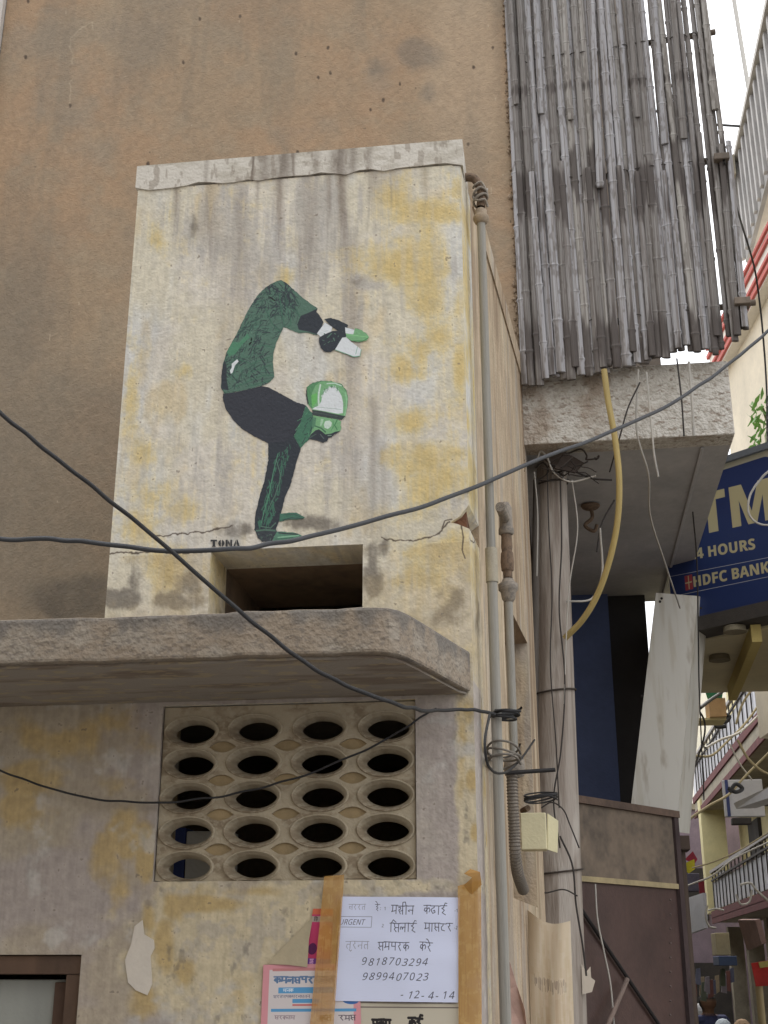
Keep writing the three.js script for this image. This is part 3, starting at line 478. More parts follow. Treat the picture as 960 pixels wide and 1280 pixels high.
    hf([[285, 505], [400, 520], [560, 556], [690, 580], [668, 632], [600, 616], [430, 588], [300, 590]], 'rgb(56,66,66)'); hs([[300, 530], [430, 555], [600, 585]], 'rgb(74,86,84)', 4);
    fill(P.face, LG); hf([[300, 590], [340, 600], [330, 690], [300, 740], [290, 700]], 'rgb(84,128,100)'); hf([[430, 680], [450, 640], [500, 632], [528, 660], [520, 700], [480, 735], [440, 720]], 'rgb(196,214,202)'); hf([[395, 612], [430, 615], [410, 690], [385, 700]], 'rgb(160,198,166)');
    hs([[590, 630], [560, 690], [590, 740]], 'rgb(70,126,84)', 6); hs([[540, 640], [548, 700], [520, 750]], 'rgb(88,146,100)', 5); hs([[330, 700], [400, 725], [450, 770]], 'rgb(70,112,84)', 8);
    hf([[275, 800], [330, 752], [372, 738], [410, 765], [450, 800], [520, 790], [565, 768], [622, 760], [575, 795], [540, 815], [525, 835], [490, 842], [470, 882], [420, 902], [370, 882], [300, 862], [245, 852]], DK); hs([[480, 812], [520, 812]], 'rgb(120,150,130)', 5); hs([[390, 800], [430, 850]], 'rgb(84,96,96)', 6); hs([[260, 840], [330, 800]], 'rgb(70,90,84)', 7);
    fill(P.hand, 'rgb(66,110,92)'); stroke([[392, 1108], [430, 1098], [482, 1102]], DK, 4); stroke([[400, 1085], [440, 1082], [470, 1094]], DK, 2);
    fill(P.cuff, 'rgb(56,62,68)'); stroke([[200, 420], [300, 408], [425, 418]].map(G), GR, 9); for (let i = 0; i < 14; i++) { const q = rr(220, 400), w = rr(440, 540); stroke([[q, w], [q + rr(-20, 20), w + rr(-8, 20)]].map(G), rnd() < 0.5 ? 'rgb(72,92,86)' : DK, rr(3, 7)); }
    fill(P.hand2, 'rgb(86,128,108)'); stroke([[460, 500], [560, 490], [700, 478]].map(G), 'rgb(128,176,146)', 7); stroke([[470, 445], [560, 455], [690, 462]].map(G), 'rgb(52,64,66)', 7); stroke([[430, 520], [520, 515], [640, 500]].map(G), 'rgb(64,96,84)', 4);
    fill(P.sock, WH); stroke([[556, 300], [590, 288]], 'rgb(180,196,200)', 2); fill(P.shoe, DK); fill(P.sock2, WH); fill(P.toe, LG); stroke([[668, 306], [720, 312], [762, 318]], 'rgb(140,200,140)', 4); stroke([[690, 334], [740, 334], [764, 320]], 'rgb(60,120,70)', 4);
    fill(P.shoe2, DK); for (let i = 0; i < 14; i++) { const x = rr(570, 655), y = rr(300, 360); stroke([[x, y], [x + rr(-16, 16), y + rr(-6, 16)]], GR, rr(3, 7)); }
    fill(P.toe2, WH); stroke([[618, 373], [660, 388], [700, 403], [727, 400], [733, 372]], 'rgb(108,170,140)', 5); stroke([[716, 360], [708, 392]], 'rgb(120,170,150)', 3);
    // worn specks of the paint film
    for (let i = 0; i < 900; i++) { g.fillStyle = rnd() < 0.6 ? 'rgba(190,186,170,0.28)' : 'rgba(90,100,98,0.25)'; const s = rr(0.8, 2.6); g.fillRect(rnd() * CW, rnd() * CH, s, s * rr(1, 3)); }
  });
  tex.repeat.set(1 / bw, 1 / bh); tex.offset.set(-bx0 / bw, -by0 / bh);
  const pm = std({ map: tex, roughness: 0.8, bumpMap: bumpFine, bumpScale: 0.002 });
  const mural = thing('stencil_painting', 'green and black stencil of a back-bending acrobat in handstand painted on cream wall', 'mural');
  const order = { trousers: 'trousers', shirt: 'shirt', sleeve: 'sleeve', neck: 'neck', cap: 'cap', face: 'face', hand: 'hand', cuff: 'cuff', hand2: 'hand', sock: 'sock', shoe: 'shoe', sock2: 'sock', toe: 'shoe_toe', shoe2: 'shoe', toe2: 'shoe_toe' };
  let k = 0;
  for (const key in order) {
    const raw = P[key], o = []; // edges of the sprayed outline are slightly uneven
    raw.forEach((p, i) => { const q = raw[(i + 1) % raw.length], n = Math.max(1, Math.round(Math.hypot(q[0] - p[0], q[1] - p[1]) / 9)); for (let j = 0; j < n; j++) o.push([p[0] + (q[0] - p[0]) * j / n + rr(-1.2, 1.2), p[1] + (q[1] - p[1]) * j / n + rr(-1.2, 1.2)]); });
    const g = new THREE.ShapeGeometry(new THREE.Shape(o.map(p => new THREE.Vector2(...W(...p))))); g.translate(0, 0, 0.0012 + 0.00011 * k++); mesh(order[key], metreUV(g), pm, mural);
  }
  // stencilled lettering under the hand
  const let0 = (a, b) => { const p = at(a, b, 0); return new THREE.Vector2(p.x, p.y); };
  const L = { T: [[[0, 0], [8, 0], [8, 2.4], [5.6, 2], [5.6, 7.6], [6.6, 9], [1.6, 9], [2.6, 7.6], [2.6, 2], [0, 2.4]]], O: [[[3.4, 0], [3.4, 9], [1, 7.4], [0, 4.5], [1, 1.6]], [[4.8, 0], [7, 1.6], [8, 4.5], [7, 7.4], [4.8, 9]]], N: [[[0, 0], [2.6, 0], [2.6, 9], [0, 9]], [[3, 0.5], [5.2, 4.5], [5.2, 8.5], [3, 4.5]], [[5.8, 0], [8, 0], [8, 9], [5.8, 9]]], A: [[[3.4, 0], [3.4, 5], [2.4, 9], [0, 9]], [[4.2, 0], [5.4, 0], [8.6, 9], [5.6, 9], [4.2, 5]]] };
  const gs = []; let x = 263.5; for (const ch of 'TONA') { for (const poly of L[ch]) { const g = new THREE.ShapeGeometry(new THREE.Shape(poly.map(([a, b]) => let0(x + a * 1.02, 675 + b * 0.98)))); g.translate(0, 0, 0.003); gs.push(metreUV(g)); } x += 9.4; }
  mesh('signature', mergeGeometries(gs), std({ color: hex(58, 58, 60) }), mural);
}

// ---------------------------------------------------------------- notices, tape, torn scraps on the lower wall
function sheet(corners, z, bulge, nx = 12, ny = 12, curl = null) { // corners TL, TR, BR, BL as photo points on the wall
  const [a, b, c, d] = corners.map(([x, y]) => at(x, y, 0)), pos = [], uv = [], idx = [];
  for (let j = 0; j <= ny; j++) for (let i = 0; i <= nx; i++) {
    const u = i / nx, v = j / ny, p = a.clone().multiplyScalar((1 - u) * (1 - v)).addScaledVector(b, u * (1 - v)).addScaledVector(c, u * v).addScaledVector(d, (1 - u) * v);
    p.z = z + bulge * (fbm(u * 2.5 + z * 99, v * 2.5, 2, 201) * 0.9) + (curl ? curl(u, v) : 0); pos.push(p.x, p.y, p.z); uv.push(u, 1 - v);
  }
  for (let j = 0; j < ny; j++) for (let i = 0; i < nx; i++) { const q = j * (nx + 1) + i; idx.push(q, q + nx + 1, q + 1, q + 1, q + nx + 1, q + nx + 2); }
  const g = new THREE.BufferGeometry(); g.setAttribute('position', new THREE.Float32BufferAttribute(pos, 3)); g.setAttribute('uv', new THREE.Float32BufferAttribute(uv, 2)); g.setIndex(idx); g.computeVertexNormals(); return g;
}
// hand-drawn letter strokes on a unit box: x right, y down from the head line
const bar = [[0, 0], [1, 0]], stem = [[0.8, 0], [0.8, 1]];
const DEV = {
  ma: [bar, stem, [[0.25, 0], [0.25, 0.6], [0.12, 0.72], [0.3, 0.66], [0.8, 0.6]]], sha: [bar, stem, [[0.15, 0.2], [0.4, 0.12], [0.45, 0.38], [0.2, 0.5], [0.45, 0.95]], [[0.45, 0.6], [0.8, 0.55]]],
  ii: [[[-0.2, 0], [0.5, 0]], [[0.3, 0], [0.3, 1]], [[0.3, 0], [0.15, -0.45], [-0.2, -0.4], [-0.25, -0.05]]], na: [bar, stem, [[0.8, 0.5], [0.25, 0.5], [0.15, 0.62], [0.3, 0.7]]],
  ka: [bar, [[0.5, 0], [0.5, 1]], [[0.5, 0.35], [0.2, 0.3], [0.1, 0.6], [0.3, 0.75], [0.5, 0.5], [0.8, 0.3], [0.95, 0.55], [0.85, 0.8]]], dha: [bar, [[0.6, 0], [0.6, 0.2], [0.25, 0.3], [0.15, 0.6], [0.4, 0.9], [0.75, 0.75], [0.65, 0.5], [0.45, 0.6]]],
  aa: [[[0, 0], [0.5, 0]], [[0.25, 0], [0.25, 1]]], i: [bar, [[0.5, 0], [0.5, 0.2], [0.2, 0.3], [0.6, 0.5], [0.3, 0.8], [0.8, 1.05]], [[0.5, 0], [0.7, -0.35], [0.95, -0.3]]],
  sa: [bar, stem, [[0.2, 0], [0.2, 0.4], [0.4, 0.5], [0.15, 0.65], [0.45, 0.95]], [[0.4, 0.5], [0.8, 0.5]]], il: [[[0, 0], [0.6, 0]], [[0.2, 0], [0.2, 1]], [[0.2, 0], [0.5, -0.4], [0.9, -0.1]]],
  la: [bar, stem, [[0.1, 0.7], [0.15, 0.4], [0.35, 0.45], [0.4, 0.7], [0.5, 0.4], [0.8, 0.45]]], tta: [bar, [[0.5, 0], [0.5, 0.2], [0.2, 0.4], [0.25, 0.75], [0.7, 0.9]]], ra: [bar, [[0.5, 0], [0.6, 0.3], [0.3, 0.45], [0.7, 1]]],
  ta: [bar, stem, [[0.8, 0.4], [0.3, 0.4], [0.2, 0.7], [0.4, 0.95]]], u: [[[-0.3, 1.05], [-0.1, 1.3], [0.1, 1.15]]], pa: [bar, stem, [[0.25, 0], [0.25, 0.5], [0.8, 0.5]]], e: [[[-0.5, 0], [-0.8, -0.4], [-1, -0.42]]], ja: [bar, stem, [[0.8, 0.45], [0.4, 0.45], [0.2, 0.3], [0.25, 0.7], [0.45, 0.8]]], ha: [bar, [[0.5, 0], [0.55, 0.25], [0.25, 0.35], [0.6, 0.55], [0.3, 0.75], [0.6, 1.05]]],
};
function hand(g, txt, x, y, s, col, lw) { g.strokeStyle = col; g.lineWidth = lw; g.lineCap = g.lineJoin = 'round'; for (const k of txt.split(' ')) { if (k === '_') { x += s * 0.7; continue; } const dy = rr(-0.05, 0.05) * s; for (const L of DEV[k]) { g.beginPath(); L.forEach(([a, b], i) => { const X = x + (a + rr(-0.03, 0.03)) * s * 0.8, Y = y + dy + (b + rr(-0.03, 0.03)) * s; i ? g.lineTo(X, Y) : g.moveTo(X, Y); }); g.stroke(); } x += s * (k === 'u' || k === 'e' ? 0.02 : ['aa', 'ii', 'il'].includes(k) ? 0.42 : 0.8); } return x; }
{
  const t = canvasTex(900, 760, (g, w, h) => {
    g.fillStyle = 'rgb(216,222,246)'; g.fillRect(0, 0, w, h);
    for (let i = 0; i < 500; i++) { g.fillStyle = `rgba(180,180,196,${rr(0.02, 0.1)})`; g.fillRect(rnd() * w, rnd() * h, rr(5, 60), rr(1, 4)); }
    const K = 'rgb(70,70,84)', F = 'rgb(150,150,166)';
    hand(g, 'ja ra ra ta', 60, 58, 40, F, 3.5); hand(g, 'ha e', 262, 56, 46, K, 4); g.fillStyle = K; g.font = '34px sans-serif'; g.fillText('1', 330, 100); g.fillText(':', 300, 98);
    hand(g, 'ma sha ii na', 385, 66, 62, K, 5.5); hand(g, 'ka dha aa i', 632, 64, 62, K, 5.5); g.fillText('-1', 862, 110);
    g.strokeStyle = 'rgb(100,100,116)'; g.lineWidth = 3; g.strokeRect(-20, 148, 262, 78); g.fillStyle = 'rgb(96,96,112)'; g.font = 'italic 56px sans-serif'; g.save(); g.translate(0, 208); g.scale(0.92, 1); g.fillText('URGENT', -8, 0); g.restore();
    g.fillStyle = K; g.font = '32px sans-serif'; g.fillText('2', 320, 225); hand(g, 'il sa la aa i', 382, 196, 62, K, 5.5); hand(g, 'ma aa sa tta ra', 640, 194, 58, K, 5.5); g.fillText('-2', 862, 235);
    hand(g, 'ta u ra na ta', 58, 332, 54, F, 4.5); hand(g, 'sa ma pa ra ka', 300, 334, 58, K, 5.5); hand(g, 'ka ra e', 610, 334, 60, K, 5.5);
    const num = (s, x, y, st) => { for (const ch of s) { g.save(); g.translate(x, y + rr(-4, 4)); g.rotate(rr(-0.08, 0.08)); g.font = 'italic 74px sans-serif'; g.fillStyle = K; g.fillText(ch, 0, 0); g.restore(); x += st; } };
    num('9818703294', 180, 500, 50); num('9899407023', 190, 606, 50); num('-12-4-14', 480, 736, 50);
  });
  single('handwritten_notice', sheet([[428, 1121], [575, 1122], [573, 1253], [418, 1251]], 0.005, 0.014, 20, 20), std({ map: t, roughness: 0.85 }), 'white handwritten job notice taped to the lower wall below the ventilator', 'notice');
  const t2 = canvasTex(512, 512, (g, w, h) => {
    g.fillStyle = 'rgb(216,150,158)'; g.fillRect(0, 0, w, h); g.fillStyle = 'rgb(214,206,206)'; g.fillRect(34, 40, w - 70, h);
    g.fillStyle = 'rgb(196,132,132)'; g.fillRect(50, 30, 420, 20);
    g.fillStyle = 'rgb(110,130,160)'; g.font = 'bold 62px sans-serif'; hand(g, 'ka ma la sa pa ra ma na ta', 60, 95, 44, 'rgb(96,124,160)', 11);
    g.fillStyle = 'rgb(90,156,204)'; g.fillRect(85, 172, 340, 44); g.fillRect(160, 258, 140, 30); g.fillRect(50, 330, 440, 22); g.beginPath(); g.ellipse(462, 272, 42, 27, 0.1, 0, 7); g.fillStyle = 'rgb(62,110,176)'; g.fill();
    g.fillStyle = 'rgb(206,120,120)'; g.fillRect(160, 296, 130, 14); hand(g, 'sa ra ta na pa ka ma ra la sa ta na', 60, 230, 20, 'rgb(120,120,140)', 3); hand(g, 'ma na ka', 110, 182, 22, 'rgb(220,230,240)', 4); hand(g, 'sa ra ka ta ma', 70, 380, 26, 'rgb(150,130,140)', 4); hand(g, 'ka ta', 300, 380, 40, 'rgb(70,60,70)', 6); hand(g, 'ra ma sa', 400, 380, 36, 'rgb(90,80,90)', 5);
  });
  single('pink_poster', sheet([[330, 1206], [450, 1204], [452, 1292], [326, 1292]], 0.004, 0.004), std({ map: t2, roughness: 0.8 }), 'pink bordered printed bill with blue bands pasted under the brown tape', 'poster');
  const t3 = canvasTex(256, 256, (g, w, h) => { g.fillStyle = 'rgb(190,60,104)'; g.fillRect(0, 0, w, h); g.fillStyle = 'rgb(204,104,76)'; g.fillRect(0, 0, w, 26); g.fillStyle = 'rgb(170,160,150)'; g.fillRect(0, 34, w, 26); hand(g, 'sa ra ka', 30, 38, 18, 'rgb(80,60,60)', 4); g.fillStyle = 'rgb(206,120,90)'; g.beginPath(); g.ellipse(190, 130, 70, 60, 0.4, 0, 7); g.fill(); g.fillStyle = 'rgb(90,26,80)'; g.beginPath(); g.ellipse(60, 180, 46, 26, 0, 0, 7); g.fill(); g.fillStyle = 'rgb(110,60,140)'; g.fillRect(0, 222, w, 34); hand(g, 'ma ka', 50, 226, 22, 'rgb(210,160,200)', 5); });
  single('magenta_bill', sheet([[392, 1136], [417, 1136], [414, 1209], [380, 1207]], 0.0045, 0.003), std({ map: t3, roughness: 0.8 }), 'narrow magenta and orange bill showing between folded flap and brown tape', 'poster');
  const fl = [[391, 1146], [386, 1175], [384, 1209], [360, 1206], [334, 1205]]; const fg = plate(fl.map(([a, b], i) => at(a, b, [0.006, 0.014, 0.011, 0.012, 0.006][i])), 0.0012);
  single('folded_flap', fg, plain([176, 164, 138], 0.1), 'beige back of a bill corner folded down on the lower wall', 'paper');
  const t4 = canvasTex(512, 128, (g, w, h) => { g.fillStyle = 'rgb(196,188,170)'; g.fillRect(0, 0, w, h); g.fillStyle = 'rgb(120,110,104)'; g.fillRect(0, 14, w, 6); hand(g, 'sa ka ma', 60, 72, 40, 'rgb(40,36,36)', 12); hand(g, 'ka i', 250, 66, 46, 'rgb(40,36,36)', 12); });
  single('cream_poster', sheet([[450, 1254], [574, 1255], [574, 1290], [452, 1290]], 0.0035, 0.002, 8, 4), std({ map: t4 }), 'cream bill with heavy black lettering partly under the white notice', 'poster');
  const tape = new THREE.MeshPhysicalMaterial({ map: dataTex(128, 512, (u, v) => { const a = fbm(u * 5, v * 30, 4, 221), b = fbm(u * 20, v * 6, 3, 222), c = [190, 142, 70]; mixc(c, [204, 162, 92], sst(0.5, 0.68, a) * 0.8); mixc(c, [172, 122, 54], sst(0.55, 0.7, b) * 0.6); return c; }), roughness: 0.35, transparent: true, opacity: 0.64, side: THREE.DoubleSide });
  single('tape_strip', sheet([[407, 1096], [432, 1094], [418, 1292], [388, 1292]], 0.0185, 0.002, 6, 30), tape, 'brown packing tape strip running down over the pink bill', 'tape', null);
  single('tape_strip', sheet([[573, 1108], [602, 1100], [603, 1292], [574, 1292]], 0.0185, 0.002, 6, 30), tape, 'brown packing tape strip beside the wall corner holding the notice', 'tape', null);
  single('tape_curl', plate([at(576, 1110, 0.016), at(590, 1118, 0.02), at(602, 1106, 0.024), at(600, 1090, 0.03), at(588, 1086, 0.022), at(580, 1092, 0.03), at(590, 1097, 0.03)], 0.001), tape, 'loose crumpled tape end curling above the corner tape strip', 'tape');
  const pp = [[168, 1158], [178, 1150], [180, 1168], [192, 1175], [193, 1185], [188, 1195], [190, 1230], [184, 1244], [170, 1238], [160, 1228], [156, 1200], [164, 1180]];
  single('pale_patch', platePx(pp, 0.004, 0.003), plain([206, 198, 186], 0.06), 'pale torn paper patch stuck on the ochre and lavender wall', 'paper');
}

// ---------------------------------------------------------------- pipes on the side wall
const pvc = plain([140, 137, 129], 0.22, { streak: 6, rough: 0.6 }), galv = plain([132, 124, 114], 0.25, { rough: 0.7, f: 12 }), rust = plain([110, 92, 76], 0.3, { f: 14 });
{
  const p = thing('down_pipe', 'grey plastic pipe with cream coupling running up the side wall', 'pipe');
  const b = (y) => S(0.105, y, 0.045);
  mesh('lower_tube', rod(b(0), b(3.06), 0.0145, 0.0145, 18), pvc, p); mesh('upper_tube', rod(b(3.0605), b(4.19), 0.013, 0.013, 18), pvc, p);
  mesh('coupling', rod(b(3.02), b(3.12), 0.0175, 0.0175, 18), plain([164, 156, 138], 0.1, { rough: 0.6 }), p);
  const col = new THREE.LatheGeometry([[0.0165, 0], [0.024, 0.004], [0.031, 0.018], [0.031, 0.03], [0.024, 0.042], [0.0235, 0.06], [0.017, 0.066]].map(([x, y]) => new THREE.Vector2(x, y)), 18);
  const c = mesh('collar', col, plain([160, 144, 124], 0.15), p); c.scale.set(0.8, 0.8, 0.8); c.position.copy(b(4.19));
  mesh('stub', tube([b(4.25), b(4.31).add(V(0.004, 0, 0)), b(4.35).add(V(-0.02, 0.01, 0)), b(4.355).add(V(-0.05, 0.012, 0))], 0.014), rust, p);
  const w = []; for (let i = 0; i < 26; i++) { const t = i / 25 * 22; w.push(b(4.26 + i * 0.0025).add(V(Math.cos(t) * 0.022, rr(-0.012, 0.012), Math.sin(t) * 0.022))); }
  mesh('binding', tube(w, 0.004, 160, 6), plain([150, 142, 132], 0.2), p);
}
{
  const p = thing('riser_pipe', 'thin water pipe with tee and threaded fittings beside the grey pipe', 'pipe');
  const b = (y, s = 0.43) => S(s, y, 0.05), lat = (L, y, m, n) => { const g = mesh(n, new THREE.LatheGeometry(L.map(([x, h]) => new THREE.Vector2(x, h)), 16), m, p); g.position.copy(b(y)); };
  const yOf = (py) => { const q = atPlane(635, py, S(0.43, 0, 0.05), SNOR); return q.y; };
  const y1 = yOf(640), y2 = yOf(668), y3 = yOf(712), y4 = yOf(742), y5 = yOf(950);
  mesh('tube', rod(b(y5), b(y4), 0.0125), pvc, p); mesh('tube', rod(b(y3 - 0.03), b(y2), 0.0145), rust, p);
  lat([[0.0001, y1 - y2 + 0.012], [0.012, y1 - y2 + 0.008], [0.02, y1 - y2 - 0.01], [0.021, 0.01], [0.024, 0.004], [0.024, -0.012], [0.018, -0.016]], y2, galv, 'tee');
  mesh('tee_branch', rod(b((y1 + y2) / 2 - 0.01), S(0.30, (y1 + y2) / 2 - 0.01, 0.05), 0.015), galv, p);
  lat([[0.013, 0], [0.019, 0.004], [0.021, 0.03], [0.019, 0.06], [0.016, 0.066], [0.018, 0.08], [0.016, 0.12]], y3 - 0.01, rust, 'socket');
  lat([[0.0125, -0.045], [0.02, -0.035], [0.024, -0.012], [0.03, -0.006], [0.031, 0.012], [0.022, 0.018], [0.016, 0.03]], y4 + 0.02, galv, 'union_nut');
  lat([[0.013, 0], [0.028, 0.006], [0.032, 0.03], [0.028, 0.06], [0.013, 0.066]], y5 - 0.03, galv, 'lower_union');
}
{
  const p = thing('flexible_conduit', 'ribbed grey flexible conduit hanging below the water pipe by the post', 'conduit');
  const pts = [[640, 968], [641, 1000], [643, 1040], [644, 1065], [647, 1090], [654, 1112]].map(([a, b]) => atPlane(a, b, S(0, 0, 0.06), SNOR));
  mesh('hose', tube(pts, 0.0145, 40, 12), galv, p);
  const c = new THREE.CatmullRomCurve3(pts), gs = []; for (let i = 0; i < 46; i++) { const t = i / 45, g = new THREE.TorusGeometry(0.015, 0.0022, 5, 14), q = c.getPointAt(t), d = c.getTangentAt(t); g.applyQuaternion(new THREE.Quaternion().setFromUnitVectors(V(0, 0, 1), d)); g.translate(q.x, q.y, q.z); gs.push(g); }
  mesh('rib', mergeGeometries(gs), plain([120, 112, 102], 0.15), p);
  const q = pts[0]; mesh('clamp', rod(q.clone().add(V(-0.015, 0, 0.03)), q.clone().add(V(0.12, 0.012, -0.01)), 0.006), plain([50, 48, 48], 0.1, { metal: 0.6, rough: 0.5 }), p);
}

// ---------------------------------------------------------------- cables
const blk = plain([42, 42, 44], 0.15, { rough: 0.6 }), gry = plain([64, 66, 70], 0.15, { rough: 0.55 }), pale = plain([176, 172, 164], 0.15, { rough: 0.6 });
const cab = (name, list, r, mat, label, group, cat = 'cable') => single(name, tube(new THREE.CatmullRomCurve3(list.map(([a, b, z]) => at(a, b, z)), false, 'centripetal').getPoints(list.length * 3).map(p => p.add(V(0, rr(-0.0022, 0.0022), rr(-0.002, 0.002)))), r, list.length * 18, 8), mat, label, cat, group);
cab('thick_cable', [[-60, 672, 0.62], [0, 674, 0.6], [70, 674, 0.58], [130, 680, 0.56], [200, 688, 0.55], [270, 688, 0.53], [340, 680, 0.45], [430, 660, 0.3], [545, 627, 0.1], [660, 580, -0.2], [760, 541, -0.5], [830, 509, -0.75], [880, 478, -0.9], [920, 448, -1.0], [960, 414, -1.1], [1010, 360, -1.2]], 0.0062, gry, 'grey overhead cable sagging across the stencil hands and rising past the bamboo screen');
cab('slack_cable', [[-60, 460, 1.0], [0, 515, 0.95], [60, 565, 0.9], [130, 620, 0.84], [215, 690, 0.78], [300, 764, 0.72], [370, 820, 0.66], [430, 856, 0.6], [490, 878, 0.5], [530, 888, 0.3], [560, 888, 0.12], [590, 887, 0.03], [618, 893, -0.06]], 0.0048, blk, 'black cable slanting down across the ledge to the grey pipe');
cab('thin_wire', [[-40, 945, 0.05], [0, 963, 0.04], [60, 985, 0.035], [130, 1000, 0.03], [200, 1003, 0.03], [290, 993, 0.03], [370, 972, 0.03], [440, 945, 0.03], [490, 920, 0.03], [532, 893, 0.025], [545, 886, 0.012]], 0.0028, blk, 'thin dark wire drooping across the oval ventilator grille', null, 'wire');
{ // knot of wire around the pipe
  const k = thing('wire_knot', 'twisted dark wire knot and loose ends tied round the grey pipe', 'wire'), o = S(0.105, at(628, 893, -0.1).y, 0.05), pts = [];
  for (let i = 0; i < 60; i++) { const t = i / 59 * 6 * Math.PI * 2; pts.push(o.clone().add(V(Math.cos(t) * 0.034 + 0.012 + i * 0.0003, (i - 30) * 0.0004 + Math.sin(t * 0.7) * 0.006, Math.sin(t) * 0.032))); }
  mesh('coil', tube(pts, 0.0032, 300, 6), blk, k);
  mesh('loose_end', tube([[612, 893], [606, 930], [608, 950], [614, 962], [630, 966], [650, 950], [668, 925]].map(([a, b]) => atPlane(a, b, S(0, 0, 0.085), SNOR)), 0.0034, 60, 6), blk, k);
  const p2 = [], o2 = S(0.2, at(630, 945, -0.2).y, 0.05); for (let i = 0; i < 40; i++) { const t = i / 39 * 4 * Math.PI * 2; p2.push(o2.clone().add(V(Math.cos(t) * 0.045, (i - 20) * 0.0012 + Math.sin(t * 1.3) * 0.008, Math.sin(t) * 0.12))); }
  mesh('lower_coil', tube(p2, 0.0032, 200, 6), plain([120, 114, 106], 0.2), k);
}

// ---------------------------------------------------------------- leaning post with its fittings
const PZ = -1.78, PA = at(689, 572, PZ), PB = at(701, 1280, PZ), pd = PB.clone().sub(PA);
const postAt = (y) => PA.clone().addScaledVector(pd, (y - PA.y) / pd.y);
{
  const p = thing('concrete_post', 'weathered concrete post standing under the rough-cast slab', 'post');
  const t = dataTex(256, 1024, (u, v) => { const a = fbm(u * 22, v * 12, 4, 231), b = fbm(u * 6, v * 14, 4, 232), c = [156, 147, 138]; mixc(c, [120, 108, 98], sst(0.46, 0.72, a) * 0.6); mixc(c, [190, 184, 176], sst(0.5, 0.7, b) * 0.5); return c; }, { wrap: THREE.MirroredRepeatWrapping });
  const top = V(PA.x, SL_B + 0.003, PZ), g = rod(postAt(0), top, 0.125, 0.062, 20); mesh('shaft', g, std({ map: t, bumpMap: bumpFine, bumpScale: 0.004, roughness: 0.95 }), p);
  mesh('rail', rod(at(673, 600, PZ + 0.02).clone(), postAt(0.2).add(V(-0.15, 0, 0.02)), 0.022, 0.026, 8), plain([104, 98, 92], 0.2), p);
  const mt = plain([66, 58, 52], 0.25); for (const y of [3.95, 3.05, 2.35]) { const q = postAt(y), r = 0.062 + 0.063 * (1 - y / SL_B) + 0.006; const m = mesh('wire_band', new THREE.TorusGeometry(r, 0.004, 6, 26), mt, p); m.position.copy(q); m.rotation.set(Math.PI / 2 + 0.08, 0.1, 0); }
}
const wire = (list, r, mat, z) => single('post_wire', tube(list.map(([a, b, zz]) => at(a, b, zz === undefined ? z : zz)), r, list.length * 12, 6), mat, mat === pale ? 'thin pale slack wire hanging along the concrete post under the slab' : 'thin dark slack wire hanging along the concrete post under the slab', 'wire', mat === pale ? 'pale wires about the concrete post' : 'dark wires about the concrete post');
{
  const z = PZ + 0.14, dk = plain([58, 54, 52], 0.1), lt = pale;
  wire([[700, 590], [702, 680], [699, 760], [706, 850], [701, 940], [692, 1000], [700, 1060]], 0.0035, dk, z);
  wire([[684, 585], [686, 660], [690, 740], [688, 830], [695, 930], [699, 1010]], 0.003, dk, z);
  wire([[668, 590], [672, 640], [671, 720]], 0.003, lt, z);
  wire([[715, 600], [722, 660], [712, 730], [708, 790], [705, 880]], 0.003, lt, z);
  wire([[700, 1045], [715, 1080], [720, 1130], [728, 1180], [733, 1220]], 0.004, dk, z + 0.02);
  wire([[676, 1010], [690, 1003], [704, 1012], [712, 1030], [724, 1060]], 0.003, dk, z + 0.02);
  wire([[660, 1110], [680, 1116], [705, 1112], [722, 1120]], 0.003, dk, z + 0.03);
  wire([[690, 592], [712, 588], [740, 598], [765, 600]], 0.004, dk, z);
  wire([[672, 574], [676, 564], [684, 572], [692, 590], [712, 602], [745, 595]], 0.004, lt, z + 0.03);
  const slw = (list, r, mat) => single('slab_wire', tube(list.map(([a, b, zz]) => at(a, b, zz)), r, list.length * 12, 6), mat, mat === pale ? 'thin pale wire dangling across the rough-cast slab' : 'thin dark wire dangling across the rough-cast slab', 'wire', mat === pale ? 'pale wires dangling at the slab' : 'dark wires dangling at the slab');
  slw([[798, 462, -1.44], [796, 540, -1.5], [810, 590, -1.6], [812, 640, -1.9], [830, 700, -2.4], [850, 760, -2.9]], 0.004, lt);
  slw([[808, 465, -1.45], [815, 540, -1.46], [818, 570, -1.47], [823, 596, -1.48]], 0.004, lt);
  slw([[846, 448, -1.45], [852, 500, -1.46], [855, 545, -1.5]], 0.0035, dk);
  slw([[861, 452, -1.47], [865, 500, -1.48], [867, 545, -1.5]], 0.0055, pale);
  slw([[800, 478, -1.44], [785, 510, -1.46], [775, 545, -1.47], [762, 590, -1.6]], 0.0035, dk);
  slw([[866, 640, -2.3], [871, 700, -2.6], [873, 800, -2.9], [874, 860, -3.2], [880, 1000, -3.4]], 0.0035, dk);
  slw([[750, 660, -1.7], [752, 720, -1.75], [740, 748, -1.75], [708, 752, -1.7]], 0.0045, pale);
  slw([[768, 625, -1.75], [752, 655, -1.75], [746, 690, -1.75]], 0.004, dk);
}
